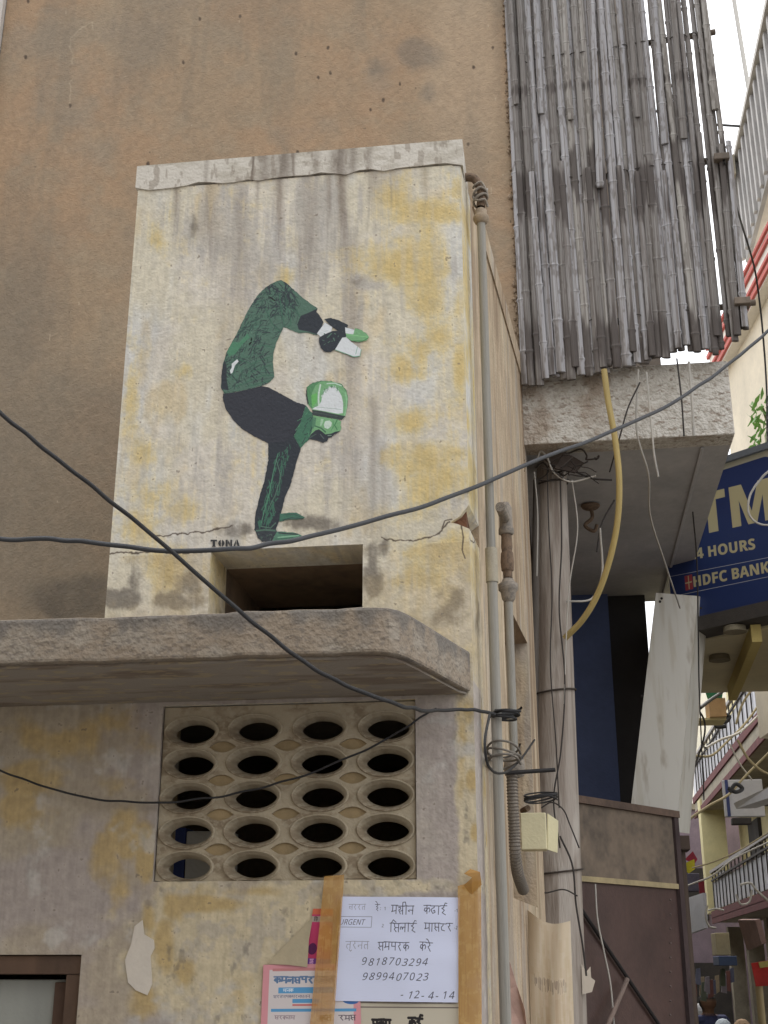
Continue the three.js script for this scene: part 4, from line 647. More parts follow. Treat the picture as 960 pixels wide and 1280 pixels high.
{ // tangle of old wire and rag where the post meets the slab
  const t = thing('wire_tangle', 'dark tangle of old wire and rag where the concrete post meets the slab', 'wire'), o = at(700, 580, -1.64), dk = plain([54, 48, 44], 0.2);
  for (let k = 0; k < 7; k++) { const p = []; let q = o.clone().add(V(rr(-0.1, 0.03), rr(-0.03, 0.03), rr(-0.04, 0.04))); for (let i = 0; i < 9; i++) { p.push(q.clone()); q.add(V(rr(-0.03, 0.05), rr(-0.035, 0.022), rr(-0.03, 0.03))); q.y = Math.min(q.y, SL_B - 0.01); } mesh('wire_strand', tube(p, rr(0.002, 0.0042), 50, 6), dk, t); }
  mesh('rag', plate([o.clone().add(V(-0.07, 0.03, 0.01)), o.clone().add(V(0.02, 0.045, 0.03)), o.clone().add(V(0.1, 0.0, 0)), o.clone().add(V(0.06, -0.05, 0.02)), o.clone().add(V(-0.02, -0.03, 0.03))], 0.01), plain([70, 60, 54], 0.28, { f: 14 }), t);
}
single('yellow_hose', tube([[755, 462, -1.42], [760, 500, -1.43], [769, 550, -1.44], [774, 600, -1.46], [772, 650, -1.5], [762, 700, -1.55], [746, 745, -1.6], [728, 775, -1.64], [706, 798, -1.68]].map(([a, b, z]) => at(a, b, z)), 0.0125, 90, 10), plain([172, 152, 96], 0.12, { rough: 0.6 }), 'dull yellow hose curving from the bamboo screen down to the concrete post', 'hose');
{ // lamp fitting stub hanging from the slab underside
  const p = thing('broken_fitting', 'rusty broken lamp hook hanging from the slab underside', 'hook'), o = atY(738, 632, SL_B), q = mesh('rose', new THREE.SphereGeometry(0.045, 14, 8, 0, 6.3, 0, 1.6), rust, p); q.position.copy(o); q.rotation.x = Math.PI; q.scale.set(1, 0.5, 1);
  mesh('hook', tube([o, o.clone().add(V(0.005, -0.06, 0)), o.clone().add(V(-0.03, -0.1, 0.01)), o.clone().add(V(0.01, -0.13, 0.01)), o.clone().add(V(0.025, -0.1, 0.01))], 0.009, 30, 7), rust, p);
}
{ // cream junction box
  const p = thing('junction_box', 'cream junction box with open cover fixed between pipe and concrete post', 'box'), zc = -1.02;
  const a = at(650, 1016, zc), b = at(684, 1062, zc), crm = plain([208, 200, 164], 0.07, { rough: 0.55 });
  mesh('body', boxAt(a.x, b.x, b.y, a.y, zc - 0.07, zc, 0.004), crm, p);
  mesh('cover', plate([at(685, 1017, zc - 0.005), at(698, 1026, zc - 0.11), at(697, 1066, zc - 0.11), at(685, 1062, zc - 0.005)], 0.004), crm, p);
  mesh('bracket', rod(at(660, 1010, zc - 0.04), S(1.1, at(660, 1010, zc).y, -0.01), 0.01), rust, p);
  const coil = []; for (let i = 0; i < 50; i++) { const t = i / 49 * 5 * 6.283; coil.push(at(676, 1000, zc).add(V(Math.cos(t) * 0.055, Math.sin(t * 1.1) * 0.01 + i * 0.0004, Math.sin(t) * 0.03))); }
  mesh('wire_coil', tube(coil, 0.003, 220, 6), blk, p);
}
{ // cloth banner tied round the post
  const t = canvasTex(256, 512, (g, w, h) => { g.fillStyle = 'rgb(192,176,152)'; g.fillRect(0, 0, w, h); for (let i = 0; i < 260; i++) { g.fillStyle = rnd() < 0.5 ? `rgba(160,134,100,${rr(0.03, 0.14)})` : `rgba(214,206,192,${rr(0.03, 0.12)})`; g.fillRect(rnd() * w, rnd() * h, rr(3, 26), rr(20, 160)); } g.lineCap = 'round'; for (let i = 0; i < 34; i++) { g.strokeStyle = `rgba(96,84,76,${rr(0.2, 0.5)})`; g.lineWidth = rr(3, 5); const x = 30 + i * 5.6 + rr(-2, 2), y = rr(186, 200); g.beginPath(); g.moveTo(x, y); g.lineTo(x + rr(-3, 3), y + rr(14, 40)); g.stroke(); } });
  const N = 18, Mr = 26, pos = [], uv = [], idx = [], zc = -1.0;
  for (let j = 0; j <= Mr; j++) for (let i = 0; i <= N; i++) { const u = i / N, v = j / Mr, sag = 10 * Math.sin(Math.PI * u) * (1 - v); const p = at(659 + 54 * u + 7 * v, 1137 + 14 * u * (1 - v) + sag + v * 210, zc); p.z += 0.03 * Math.sin(Math.PI * u) + 0.012 * Math.sin(u * 9 + 3 * v) * (1 - v * 0.6) - (1 - v) * 0.02 * Math.abs(u - 0.5); pos.push(p.x, p.y, p.z); uv.push(u, 1 - v); }
  for (let j = 0; j < Mr; j++) for (let i = 0; i < N; i++) { const q = j * (N + 1) + i; idx.push(q, q + N + 1, q + 1, q + 1, q + N + 1, q + N + 2); }
  const g = new THREE.BufferGeometry(); g.setAttribute('position', new THREE.Float32BufferAttribute(pos, 3)); g.setAttribute('uv', new THREE.Float32BufferAttribute(uv, 2)); g.setIndex(idx); g.computeVertexNormals();
  single('cloth_banner', g, std({ map: t, roughness: 0.95 }), 'soiled cream cloth with faded lettering hung on the concrete post', 'cloth');
  single('torn_paper', plate([[727, 1205], [733, 1215], [738, 1208], [739, 1222], [744, 1226], [740, 1240], [728, 1243]].map(([a, b]) => at(a, b, -1.72)), 0.002), plain([200, 190, 176], 0.08), 'torn pale paper scrap sticking out behind the concrete post', 'paper');
  single('pink_rag', plate([[632, 1186], [638, 1205], [646, 1232], [656, 1262], [660, 1300], [628, 1300], [631, 1240]].map(([a, b], i) => at(a, b, -0.55 + (i % 2) * 0.02)), 0.004), plain([176, 148, 138], 0.25, { f: 14 }), 'crumpled pinkish torn poster hanging behind the grey pipe', 'paper');
}
// ---------------------------------------------------------------- sheet-metal stall, leaning board
{
  const ang = 36 * Math.PI / 180, P0 = at(712, 997, -2.3), d = V(Math.sin(ang), 0, -Math.cos(ang)), n = V(Math.cos(ang), 0, Math.sin(ang)).normalize();
  const on = (px, py, off = 0) => atPlane(px, py, P0.clone().addScaledVector(n, off), n);
  const wdt = on(845, 1020).sub(P0).dot(d), yT = on(780, 1007).y, yS = on(785, 1103).y;
  const K = thing('metal_stall', 'dark brown sheet-metal street stall with pale strip behind the concrete post', 'stall');
  const bx = (s0, s1, y0, y1, o0, o1) => { const g = boxAt(s0, s1, y0, y1, o0, o1); const m = new THREE.Matrix4().makeBasis(d, V(0, 1, 0), d.clone().cross(V(0, 1, 0))); g.applyMatrix4(m); g.translate(P0.x, 0, P0.z); return g; };
  // local z = d x up points to the front
  const up = plain([104, 92, 80], 0.3, { f: 10, rough: 0.75 }), low = plain([74, 56, 52], 0.14, { rough: 0.55 }), trim = plain([92, 76, 66], 0.25);
  mesh('upper_panel', bx(0, wdt - 0.03, yS + 0.012, yT - 0.02, -0.05, -0.006), up, K);
  mesh('lower_panel', bx(0, wdt - 0.03, 0, yS - 0.012, -0.06, -0.012), low, K);
  mesh('strip', bx(0, wdt, yS - 0.0115, yS + 0.0115, -0.05, 0.004), plain([156, 142, 110], 0.2), K);
  mesh('top_rail', bx(-0.02, wdt + 0.012, yT - 0.0195, yT + 0.012, -0.06, 0.014), trim, K);
  const side = plain([64, 52, 52], 0.2); mesh('corner_post', bx(wdt - 0.0295, wdt + 0.008, 0, yT - 0.02, -0.06, 0.008), side, K);
  const bolt = plain([104, 92, 88], 0.1); for (let i = 0; i < 9; i++) { const q = on(838, 1125 + i * 18, 0.012), m = mesh('rivet', new THREE.SphereGeometry(0.005, 8, 6), bolt, K); m.position.copy(q); }
  mesh('back_panel', bx(0, wdt, 0, yT - 0.03, -0.62, -0.58), low, K); mesh('end_panel', bx(wdt - 0.03, wdt - 0.001, 0, yT - 0.03, -0.579, -0.061), low, K); mesh('stall_roof', bx(-0.02, wdt, yT - 0.029, yT - 0.021, -0.57, -0.061), low, K);
  mesh('brace', rod(on(727, 1137, 0.005), on(830, 1290, 0.005), 0.008, 0.008, 6), plain([36, 32, 32], 0.1), K);
  single('leaning_batten', rod(on(784, 1224, 0.03), on(752, 1300, 0.06), 0.011, 0.011, 8), plain([124, 108, 100], 0.15), 'pale batten leaning on the dark brown stall panel', 'batten');
  single('stall_wire', tube([[744, 1105, 0.02], [747, 1150, 0.03], [755, 1190, 0.04], [763, 1230, 0.04], [768, 1290, 0.04]].map(([a, b, c]) => on(a, b, c)), 0.004, 50, 6), pale, 'pale wire hanging down the dark brown stall panel', 'wire');
}
{
  const b = thing('sign_board', 'dirty white sheet-metal signboard leaning beside the dark blue wall', 'board'), z = -3.2, m = std({ map: dataTex(256, 512, (u, v) => { const a = fbm(u * 14, v * 4, 4, 241), c = [200, 197, 188]; mixc(c, [176, 168, 150], sst(0.5, 0.75, a) * 0.5); mixc(c, [120, 104, 84], sst(0.62, 0.85, fbm(u * 9, v * 7, 4, 243)) * 0.35); return c; }), roughness: 0.6 });
  mesh('face', plate([at(820, 741, z), at(872, 745, z), at(845, 1040, z), at(786, 1030, z)], 0.02, 'unit'), m, b);
  mesh('flange', plate([at(872.4, 745, z + 0.001), at(886, 748, z - 0.16), at(862, 1042, z - 0.16), at(845.5, 1040, z + 0.001)], 0.012, 'unit'), m, b);
  mesh('bracket', boxAt(at(836, 1044, z).x, at(862, 1044, z).x, at(850, 1062, z).y, at(850, 1044, z).y, z - 0.18, z - 0.01, 0.004), plain([74, 62, 54], 0.2), b);
  mesh('strut', rod(at(850, 1062, z - 0.1), V(at(850, 1062, z - 0.1).x, 0, z - 0.1), 0.025), plain([74, 62, 54], 0.2), b);
  const dk = plain([50, 46, 44]); for (const [x, y] of [[827, 748], [825, 752], [876, 760], [802, 870]]) { const k = mesh('screw', new THREE.SphereGeometry(0.007, 8, 6), dk, b); k.position.copy(at(x, y, z + 0.001)); }
}
// ---------------------------------------------------------------- bank sign and its soffit
{
  const ang = -49.7 * Math.PI / 180, d = V(-Math.sin(ang), 0, Math.cos(ang)); // towards the near (right) end
  const n = V(-Math.cos(ang), 0, -Math.sin(ang)).normalize(); if (n.z < 0) n.negate();
  const P0 = at(960, 660, -2.95), on = (px, py, off = 0) => atPlane(px, py, P0.clone().addScaledVector(n, off), n), U = (px, py) => { const q = on(px, py); return [q.clone().sub(P0).dot(d), q.y]; };
  const u0 = -0.62, u1 = U(972, 660)[0], yT = U(930, 572)[1], yB = U(930, 758)[1], w = u1 - u0, h = yT - yB, CW = 1400, CH = Math.round(1400 * h / w);
  const t = canvasTex(CW, CH, (g) => {
    const q = (px, py) => { const [u, y] = U(px, py); return [(u - u0) / w * CW, (yT - y) / h * CH]; };
    g.fillStyle = 'rgb(176,172,150)'; g.fillRect(0, 0, CW, CH);
    const [, ty] = q(930, 579), [rx] = q(966, 600); g.fillStyle = 'rgb(34,52,100)'; g.beginPath(); g.moveTo(0, ty); g.lineTo(rx - 90, ty); g.quadraticCurveTo(rx, ty, rx, ty + 90); g.lineTo(rx, CH); g.lineTo(0, CH); g.fill();
    const txt = (s, a, b, top, col, bold = 'bold') => { // text from photo point a (left, baseline) to b (right, baseline), cap top at photo point top
      const [x0, y0] = q(...a), [x1, y1] = q(...b), [, yt] = q(...top), by = a[1] + (b[1] - a[1]) * (top[0] - a[0]) / (b[0] - a[0]), cap = q(top[0], by)[1] - yt; g.font = `${bold} ${cap / 0.72}px sans-serif`; g.fillStyle = col; const m = g.measureText(s).width; g.save(); g.translate(x0, y0); g.transform((x1 - x0) / m, (y1 - y0) / m, 0, 1, 0, 0); g.fillText(s, 0, 0); g.lineWidth = cap * 0.04; g.strokeStyle = col; g.strokeText(s, 0, 0); g.restore();
    };
    const cream = 'rgb(190,180,140)';
    txt('ATM', [833, 677], [974, 646], [954, 599], cream); txt('24 HOURS', [861, 700], [945, 686], [942, 673], cream); txt('HDFC BANK', [866, 734], [962, 715], [958, 702], cream);
    g.strokeStyle = 'rgb(190,190,190)'; g.lineWidth = 5; for (const L of [[[862, 716], [960, 697]], [[858, 742], [960, 721]]]) { const [a, b] = q(...L[0]), [c, e] = q(...L[1]); g.beginPath(); const s = (e - b) / (c - a); g.moveTo(0, b - s * a); g.lineTo(CW, b + s * (CW - a)); g.stroke(); }
    const [lx, ly] = q(859, 738), [lx2, ly2] = q(864, 718); g.fillStyle = 'rgb(156,64,70)'; g.fillRect(lx - 20, ly2, lx2 - lx + 30, ly - ly2); g.fillStyle = cream; g.fillRect(lx - 20, (ly + ly2) / 2 - 7, lx2 - lx + 20, 14); g.fillRect((lx + lx2) / 2 - 12, ly2 + 8, 12, ly - ly2 - 16);
  });
  const B = thing('bank_sign', 'blue and cream bank cash machine sign in a grey metal frame', 'sign');
  const front = plate([P0.clone().addScaledVector(d, u0).setY(yB), P0.clone().addScaledVector(d, u1).setY(yB), P0.clone().addScaledVector(d, u1).setY(yT), P0.clone().addScaledVector(d, u0).setY(yT)], 0.06, 'unit');
  mesh('sign_face', front, std({ map: t, roughness: 0.5 }), B);
  const bx = (a, b, y0, y1, z0, z1) => { const g = boxAt(a, b, y0, y1, z0, z1), m = new THREE.Matrix4().makeBasis(d, V(0, 1, 0), n); g.applyMatrix4(m); g.translate(P0.x, 0, P0.z); return g; };
  const fr = plain([112, 118, 124], 0.12, { rough: 0.5 });
  mesh('top_frame', bx(u0 - 0.03, u1 + 0.03, yT + 0.0005, yT + 0.035, -0.16, 0.02), fr, B); mesh('bottom_frame', bx(u0 - 0.03, u1 + 0.03, yB - 0.075, yB - 0.0005, -0.16, 0.01), plain([66, 62, 58], 0.15), B); mesh('back', bx(u0 - 0.02, u1 + 0.02, yB, yT, -0.15, -0.065), fr, B);
  // the canopy that carries the sign
  const can = thing('bank_canopy', 'cream bank canopy ceiling with round downlights below the blue sign', 'canopy'), cy = yB - 0.08;
  const cx0 = 0.74, A = P0.clone().addScaledVector(d, u1).addScaledVector(n, -0.2), Y = cy, zb = atY(890, 866, cy).z;
  const poly = [V(cx0, Y, P0.clone().addScaledVector(d, u0).z - 0.15), V(A.x, Y, A.z), V(2.2, Y, A.z), V(2.2, Y, zb), V(cx0, Y, zb)];
  const cg = new THREE.ExtrudeGeometry(new THREE.Shape(poly.map(p => new THREE.Vector2(p.x, p.z))), { depth: 0.25, bevelEnabled: false }); cg.rotateX(Math.PI / 2); cg.translate(0, Y + 0.25, 0);
  const crm = plain([206, 196, 164], 0.06, { rough: 0.8 }); mesh('ceiling', metreUV(cg), crm, can);
  for (const [a, b] of [[918, 783], [899, 819]]) { const q = atY(a, b, Y); const m = mesh('downlight', new THREE.CylinderGeometry(0.055, 0.06, 0.03, 20), plain([120, 112, 92], 0.1), can); m.position.copy(q).add(V(0, -0.016, 0)); }
  const e0 = atY(938, 781, Y), e1 = atY(909, 858, Y); mesh('side_beam', plate([e0, V(e0.x, Y - 0.09, e0.z), V(e1.x, Y - 0.09, e1.z), e1], 0.05), plain([190, 172, 108], 0.08), can);
  const bank = thing('bank_building', 'cream building with red striped cornice behind the blue bank sign', 'building');
  const F0 = at(975, 500, -6.6), fd = V(Math.sin(-7 * Math.PI / 180), 0, -Math.cos(7 * Math.PI / 180)), fn = V(-fd.z * -1, 0, 0); const nn = V(fd.z, 0, -fd.x).normalize(); if (nn.x > 0) nn.negate();
  const fo = (px, py, off = 0) => atPlane(px, py, F0.clone().addScaledVector(nn, off), nn);
  const yc = fo(960, 372).y, fw = (s0, s1, y0, y1, o0, o1) => { const g = boxAt(-s1, -s0, y0, y1, o0, o1); g.applyMatrix4(new THREE.Matrix4().makeBasis(fd.clone().negate(), V(0, 1, 0), nn)); g.translate(F0.x, 0, F0.z); return g; };
  mesh('wall', fw(-4, 1.6, Y + 0.26, yc, -2.5, 0), plain([212, 202, 182], 0.06), bank);
  const red = plain([182, 98, 92], 0.08), wht = plain([220, 214, 206], 0.05);
  mesh('cornice', fw(-4, 1.66, yc + 0.001, yc + 0.42, -2.6, 0.1), wht, bank);
  for (const [a, b] of [[0.02, 0.06], [0.11, 0.14], [0.25, 0.29], [0.35, 0.38]]) mesh('red_band', fw(-4, 1.67, yc + a, yc + b, 0.1005, 0.125), red, bank);
  mesh('support_wall', boxAt(1.75, 4, 0, Y - 0.001, zb, A.z), plain([180, 168, 130], 0.1), bank);
  // fern on top of the sign
  const pl = thing('hanging_plant', 'bright green leafy plant growing above the bank sign', 'plant'), po = fo(956, 540, 0.25);
  const pg = mesh('stem', tube([po.clone().add(V(0.1, -0.25, 0)), po.clone().add(V(0.05, 0, 0)), po.clone().add(V(0, 0.2, 0.02))], 0.012, 12, 6), plain([90, 96, 50], 0.1), pl);
  const lg = []; for (let i = 0; i < 190; i++) { const g = new THREE.PlaneGeometry(0.035, 0.1, 1, 2); const q = g.attributes.position; for (let k = 0; k < q.count; k++) { q.setX(k, q.getX(k) * (q.getY(k) > 0.04 ? 0.1 : q.getY(k) < -0.04 ? 0.4 : 1)); q.setZ(k, q.getY(k) > 0.04 ? -0.015 : 0); } g.rotateX(rr(-1.4, 1.4)); g.rotateY(rr(0, 6.3)); g.rotateZ(rr(-1, 1)); g.translate(po.x + 0.05 + rr(-0.16, 0.3) * 0.9, po.y + rr(-0.22, 0.28), po.z + rr(-0.2, 0.2)); lg.push(g); }
  const lf = mergeGeometries(lg); lf.computeVertexNormals(); const fm = mesh('foliage', lf, new THREE.MeshPhysicalMaterial({ color: new THREE.Color(0.12, 0.26, 0.05), roughness: 0.8, transmission: 0.35, thickness: 0, side: THREE.DoubleSide }), pl); fm.userData.kind = 'stuff';
  single('pot_shelf', plate([po.clone().add(V(-0.1, -0.27, 0.15)), po.clone().add(V(0.5, -0.27, 0.15)), po.clone().add(V(0.5, -0.27, -0.2)), po.clone().add(V(-0.1, -0.27, -0.2))], 0.04), plain([190, 180, 160], 0.1), 'small pale ledge under the leafy plant on the cream wall', 'ledge');
  cab('white_cable', [[985, 570, -2.6], [962, 588, -2.6], [945, 606, -2.6], [936, 625, -2.6], [937, 644, -2.6], [950, 655, -2.6], [985, 656, -2.6]], 0.0055, pale, 'white cable looping in front of the blue bank sign', null, 'cable');
}

// ---------------------------------------------------------------- the lane beyond
const D = (d) => 3.3 - d;   // z at a distance of d metres in front of the camera
{
  const crm = plain([196, 184, 140], 0.1), mar = plain([92, 44, 46], 0.15), pur = plain([132, 118, 130], 0.12), whtM = plain([196, 196, 200], 0.06), drk = plain([58, 54, 52], 0.2), conc = plain([150, 142, 126], 0.15);
  const h1 = thing('cream_house', 'cream yellow house with two railed balconies along the lane', 'building');
  mesh('wall', boxAt(3.4, 7, 2.95, 10, D(25.2), D(12)), crm, h1); mesh('shop_back', boxAt(4.4, 7, 0, 2.949, D(25.2), D(12)), conc, h1);
  for (const d of [13.4, 15.6, 17.8, 20, 22.2, 24.6]) mesh('shop_pillar', boxAt(2.95, 3.2, 0, 2.7, D(d + 0.14), D(d - 0.14)), conc, h1);
  mesh('corner_pilaster', boxAt(2.66, 3.1, 2.94, 5.0, D(25.1), D(24.7)), plain([206, 196, 150], 0.08), h1);
  for (const d of [14.5, 17.5, 20.5, 23]) { mesh('window', boxAt(3.34, 3.399, 3.2, 4.4, D(d + 0.6), D(d - 0.6)), drk, h1); mesh('window', boxAt(3.34, 3.399, 6, 7.2, D(d + 0.6), D(d - 0.6)), drk, h1); }
  const balcony = (y, x, d0, d1, rail, parent, deep) => {
    const s = new THREE.Group(); s.name = 'balcony'; parent.add(s);
    mesh('floor', boxAt(x, 3.399, y - deep, y, D(d1), D(d0)), conc, s); mesh('edge_band', boxAt(x - 0.03, x - 0.001, y - 0.09, y + 0.03, D(d1) - 0.02, D(d0)), mar, s); mesh('edge_band', boxAt(x - 0.03, x - 0.001, y - deep - 0.02, y - deep + 0.08, D(d1) - 0.02, D(d0)), mar, s);
    mesh('top_rail', boxAt(x, x + 0.05, y + rail, y + rail + 0.05, D(d1), D(d0)), plain([150, 146, 144], 0.1), s); mesh('mid_rail', boxAt(x + 0.01, x + 0.04, y + rail - 0.14, y + rail - 0.11, D(d1), D(d0)), drk, s);
    for (let d = d0 + 0.2; d < d1; d += 0.46) mesh('baluster', boxAt(x + 0.012, x + 0.032, y + 0.0305, y + rail - 0.0001, D(d + 0.014), D(d - 0.014)), drk, s);
    for (let d = d0 + 0.1; d < d1 - 0.5; d += 0.92) mesh('cloth_panel', boxAt(x + 0.045, x + 0.058 + rr(0, 0.01), y + 0.07, y + rail - 0.02 - rr(0, 0.16), D(d + 0.88), D(d)), whtM, s); return s;
  };
  balcony(2.93, 2.7, 12.5, 24.4, 0.69, h1, 0.16); balcony(5.15, 2.7, 12.5, 26, 0.72, h1, 0.36);
  const h2 = thing('purple_house', 'dull purple house further along the lane', 'building');
  { const yt = at(870, 1012, D(27)).y, a = at(863, 868, D(28.5)), b = at(892, 1014, D(28.5)); mesh('wall', boxAt(2.35, 7, 0, yt, D(36), D(27)), pur, h2); mesh('wall_cap', boxAt(2.3, 7, yt + 0.001, yt + 0.12, D(36), D(26.95)), conc, h2); mesh('upper_storey', boxAt(a.x, b.x + 1, yt + 0.121, a.y, D(33), D(28.5)), plain([226, 222, 210], 0.06), h2); mesh('door', boxAt(2.5, 3.2, 0, 2.1, D(26.999), D(26.93)), drk, h2); mesh('window', boxAt(2.52, 2.9, 2.9, 3.9, D(26.999), D(26.93)), drk, h2); }
  const h3 = thing('far_white_building', 'sunlit whitish building closing the far end of the lane', 'building');
  mesh('wall', boxAt(-6, 14, 0, 11, D(46), D(42)), plain([226, 220, 204], 0.05), h3); for (let i = 0; i < 10; i++) for (let k = 0; k < 3; k++) mesh('window', boxAt(-2 + i * 1.3, -1.3 + i * 1.3, 1.5 + k * 3.2, 2.9 + k * 3.2, D(41.995), D(41.95)), drk, h3);
  const h4 = thing('grey_row_building', 'plain grey building on the stall side of the lane', 'building');
  mesh('wall', boxAt(-5, 0.55, 0, 5.2, D(42), D(8.2)), conc, h4);
  // nearer tall building whose balconies show against the sky
  const g = thing('tall_balcony_building', 'tall cream building with ribbed grey balcony parapets against the sky', 'building');
  const x = 2.06, pe = atX(925, 217, x), yb = pe.y, FD = 3.3 - pe.z;
  mesh('wall', boxAt(x + 0.9, 7, yb - 3.3, yb - 0.05, D(FD), D(4)), plain([214, 204, 184], 0.06), g);
  mesh('balcony_floor', boxAt(x, x + 0.899, yb - 0.95, yb - 0.83, D(FD), D(4)), plain([206, 200, 190], 0.08), g); mesh('parapet', boxAt(x - 0.04, x - 0.001, yb - 1.0, yb, D(FD), D(4)), plain([150, 148, 146], 0.12), g);
  for (let d = FD - 3; d < FD; d += 0.2) mesh('parapet_rib', boxAt(x - 0.07, x - 0.041, yb - 0.96, yb - 0.02, D(d + 0.03), D(d - 0.03)), plain([164, 162, 160], 0.1, { bump: 0 }), g);
  mesh('coping', boxAt(x - 0.09, x + 0.05, yb + 0.001, yb + 0.06, D(FD + 0.05), D(4)), plain([176, 172, 166], 0.08), g);
  mesh('roof_pole', rod(V(x, yb + 0.05, D(FD - 0.9)), V(x - 0.06, yb + 2.4, D(FD - 0.8)), 0.02), plain([170, 168, 164], 0.1), g); mesh('roof_bracket', boxAt(x - 0.16, x - 0.091, yb - 0.2, yb + 0.02, D(FD - 0.1), D(FD - 0.3)), conc, g);
  const f3 = boxAt(x - 0.02, x + 0.899, yb - 3.4, yb - 3.2, D(FD - 0.6), D(4)); mesh('balcony_floor', f3, plain([216, 208, 190], 0.06), g); mesh('wall_lower', boxAt(x + 0.3, x + 0.899, yb - 3.199, yb - 0.951, D(FD - 0.7), D(4)), plain([220, 210, 190], 0.05), g);
  single('overhead_line', tube([at(897, 156, -6), at(930, 158, -7), at(980, 160, -8)], 0.012, 10, 6), blk, 'thin dark line crossing the white sky from the bamboo screen', 'cable');
  cab('drop_wire', [[905, 200, -1.4], [915, 240, -1.8], [930, 290, -2.4], [944, 340, -2.8], [952, 400, -3], [958, 480, -3.1], [959, 556, -3.0]], 0.005, blk, 'thin dark wire dropping from the bamboo screen to the bank sign', null, 'wire');

  // small things hung along the lane
  const hang = (name, px0, py0, px1, py1, d, mat, label, cat, th = 0.12) => { const a = at(px0, py0, D(d)), b = at(px1, py1, D(d)); return single(name, boxAt(a.x, b.x, b.y, a.y, D(d) - th, D(d), 0.008), mat, label, cat); };
  const sb = thing('shop_board', 'white shop board with a blue edge hung across the lane balconies', 'sign'); { const a = at(903, 975, D(13)), b = at(957, 1020, D(13)); mesh('panel', boxAt(a.x, b.x, b.y, a.y, D(13) - 0.08, D(13), 0.006), whtM, sb); mesh('blue_edge', boxAt(a.x + 0.02, a.x + 0.05, b.y, a.y, D(13) + 0.001, D(13) + 0.008), plain([64, 74, 120], 0.1), sb); const c = at(935, 1002, D(13)); mesh('lettering', boxAt(c.x - 0.02, c.x + 0.1, c.y - 0.012, c.y + 0.012, D(13) + 0.001, D(13) + 0.006), plain([90, 100, 140], 0.1), sb); mesh('arm', boxAt(b.x, 2.69, b.y + 0.1, b.y + 0.14, D(13) - 0.05, D(13) - 0.02), drk, sb); }
  single('white_awning', plate([at(917, 1004, D(12.3)), at(962, 983, D(11.6)), at(962, 997, D(11.6)), at(920, 1011, D(12.3))], 0.2), whtM, 'small white sloping awning in front of the white shop board', 'awning');
  hang('grey_shutter_box', 915, 1022, 940, 1030, 13.5, drk, 'dark box under the white shop board', 'box');
  const pb = thing('banner_panel', 'red and white cloth banner panel on a lane balcony front', 'banner'); { const a = at(848, 1118, D(19)), b = at(879, 1168, D(19)), p0 = [at(848, 1126, D(19)), at(879, 1116, D(18.4)), at(881, 1160, D(18.4)), at(848, 1172, D(19))]; mesh('cloth', plate(p0, 0.05), whtM, pb); mesh('red_stripe', plate([at(850, 1127, D(18.95)), at(860, 1123, D(18.75)), at(861, 1164, D(18.75)), at(850, 1169, D(18.95))], 0.01), plain([192, 92, 90], 0.08), pb); }
  single('yellow_garment', plate([at(858, 1078, D(19)), at(868, 1074, D(19)), at(869, 1086, D(19)), at(861, 1092, D(19)), at(857, 1088, D(19))], 0.03), plain([176, 164, 40], 0.15), 'yellow garment drying above the red and white banner', 'garment');
  single('red_garment', plate([at(856, 1074, D(19.3)), at(866, 1064, D(19.3)), at(872, 1074, D(19.3)), at(868, 1080, D(19.3))], 0.03), plain([136, 40, 56], 0.15), 'red cloth hung over the yellow garment on the lane', 'garment');
  single('maroon_curtain', plate([at(873, 1100, D(18.9)), at(880, 1098, D(18.9)), at(883, 1136, D(18.9)), at(876, 1136, D(18.9))], 0.04), plain([112, 28, 38], 0.15), 'maroon curtain beside the red and white banner', 'curtain');
  hang('dark_railing_box', 846, 1092, 876, 1114, 19.6, plain([84, 80, 92], 0.2), 'dark purple balcony front behind the red and white banner', 'balcony', 0.3);
  hang('beige_carton', 894, 1166, 914, 1194, 16, plain([160, 148, 118], 0.1), 'beige hanging box sign over the lane shops', 'sign', 0.5);
  hang('blue_box', 898, 1195, 922, 1207, 15.8, plain([62, 76, 104], 0.1), 'blue grey box under the beige hanging sign', 'box', 0.6);
  single('pinkish_board', plate([at(922, 1150, D(14)), at(944, 1150, D(13.2)), at(952, 1180, D(13.2)), at(934, 1188, D(14))], 0.05), plain([128, 104, 98], 0.15), 'dull pink board slanting over the lane shops', 'sign');
  const rc = thing('red_cloth', 'bright red cloth with olive edge hanging on a pole beside the shops', 'cloth'); mesh('cloth', plate([at(939, 1204, D(11)), at(964, 1200, D(11)), at(964, 1232, D(11)), at(945, 1233, D(11))], 0.02), plain([164, 44, 40], 0.2), rc); mesh('edge', plate([at(948, 1203, D(10.97)), at(964, 1200, D(10.97)), at(964, 1208, D(10.97)), at(950, 1210, D(10.97))], 0.01), plain([150, 140, 80], 0.1), rc); mesh('pole', rod(at(946, 1204, D(11.05)), V(at(948, 1240, D(11.05)).x, 0, D(11.05)), 0.03), plain([150, 136, 104], 0.12), rc);
  const gt = thing('green_tub', 'small green tub on a beige box at the canopy end', 'tub'); { const o = at(893, 868, D(10.5)); const q = mesh('tub', new THREE.LatheGeometry([[0.0001, 0], [0.055, 0], [0.075, 0.09], [0.085, 0.095], [0.085, 0.11], [0.07, 0.105]].map(([a, b]) => new THREE.Vector2(a, b)), 18), plain([60, 150, 118], 0.1, { rough: 0.5 }), gt); q.position.copy(o).add(V(0, -0.05, 0)); mesh('box', boxAt(o.x - 0.06, o.x + 0.07, o.y - 0.2, o.y - 0.051, D(10.7), D(10.4)), plain([186, 152, 110], 0.12), gt); mesh('bracket', boxAt(o.x - 0.4, o.x + 0.07, o.y - 0.22, o.y - 0.201, D(10.7), D(10.45)), crm, gt); }
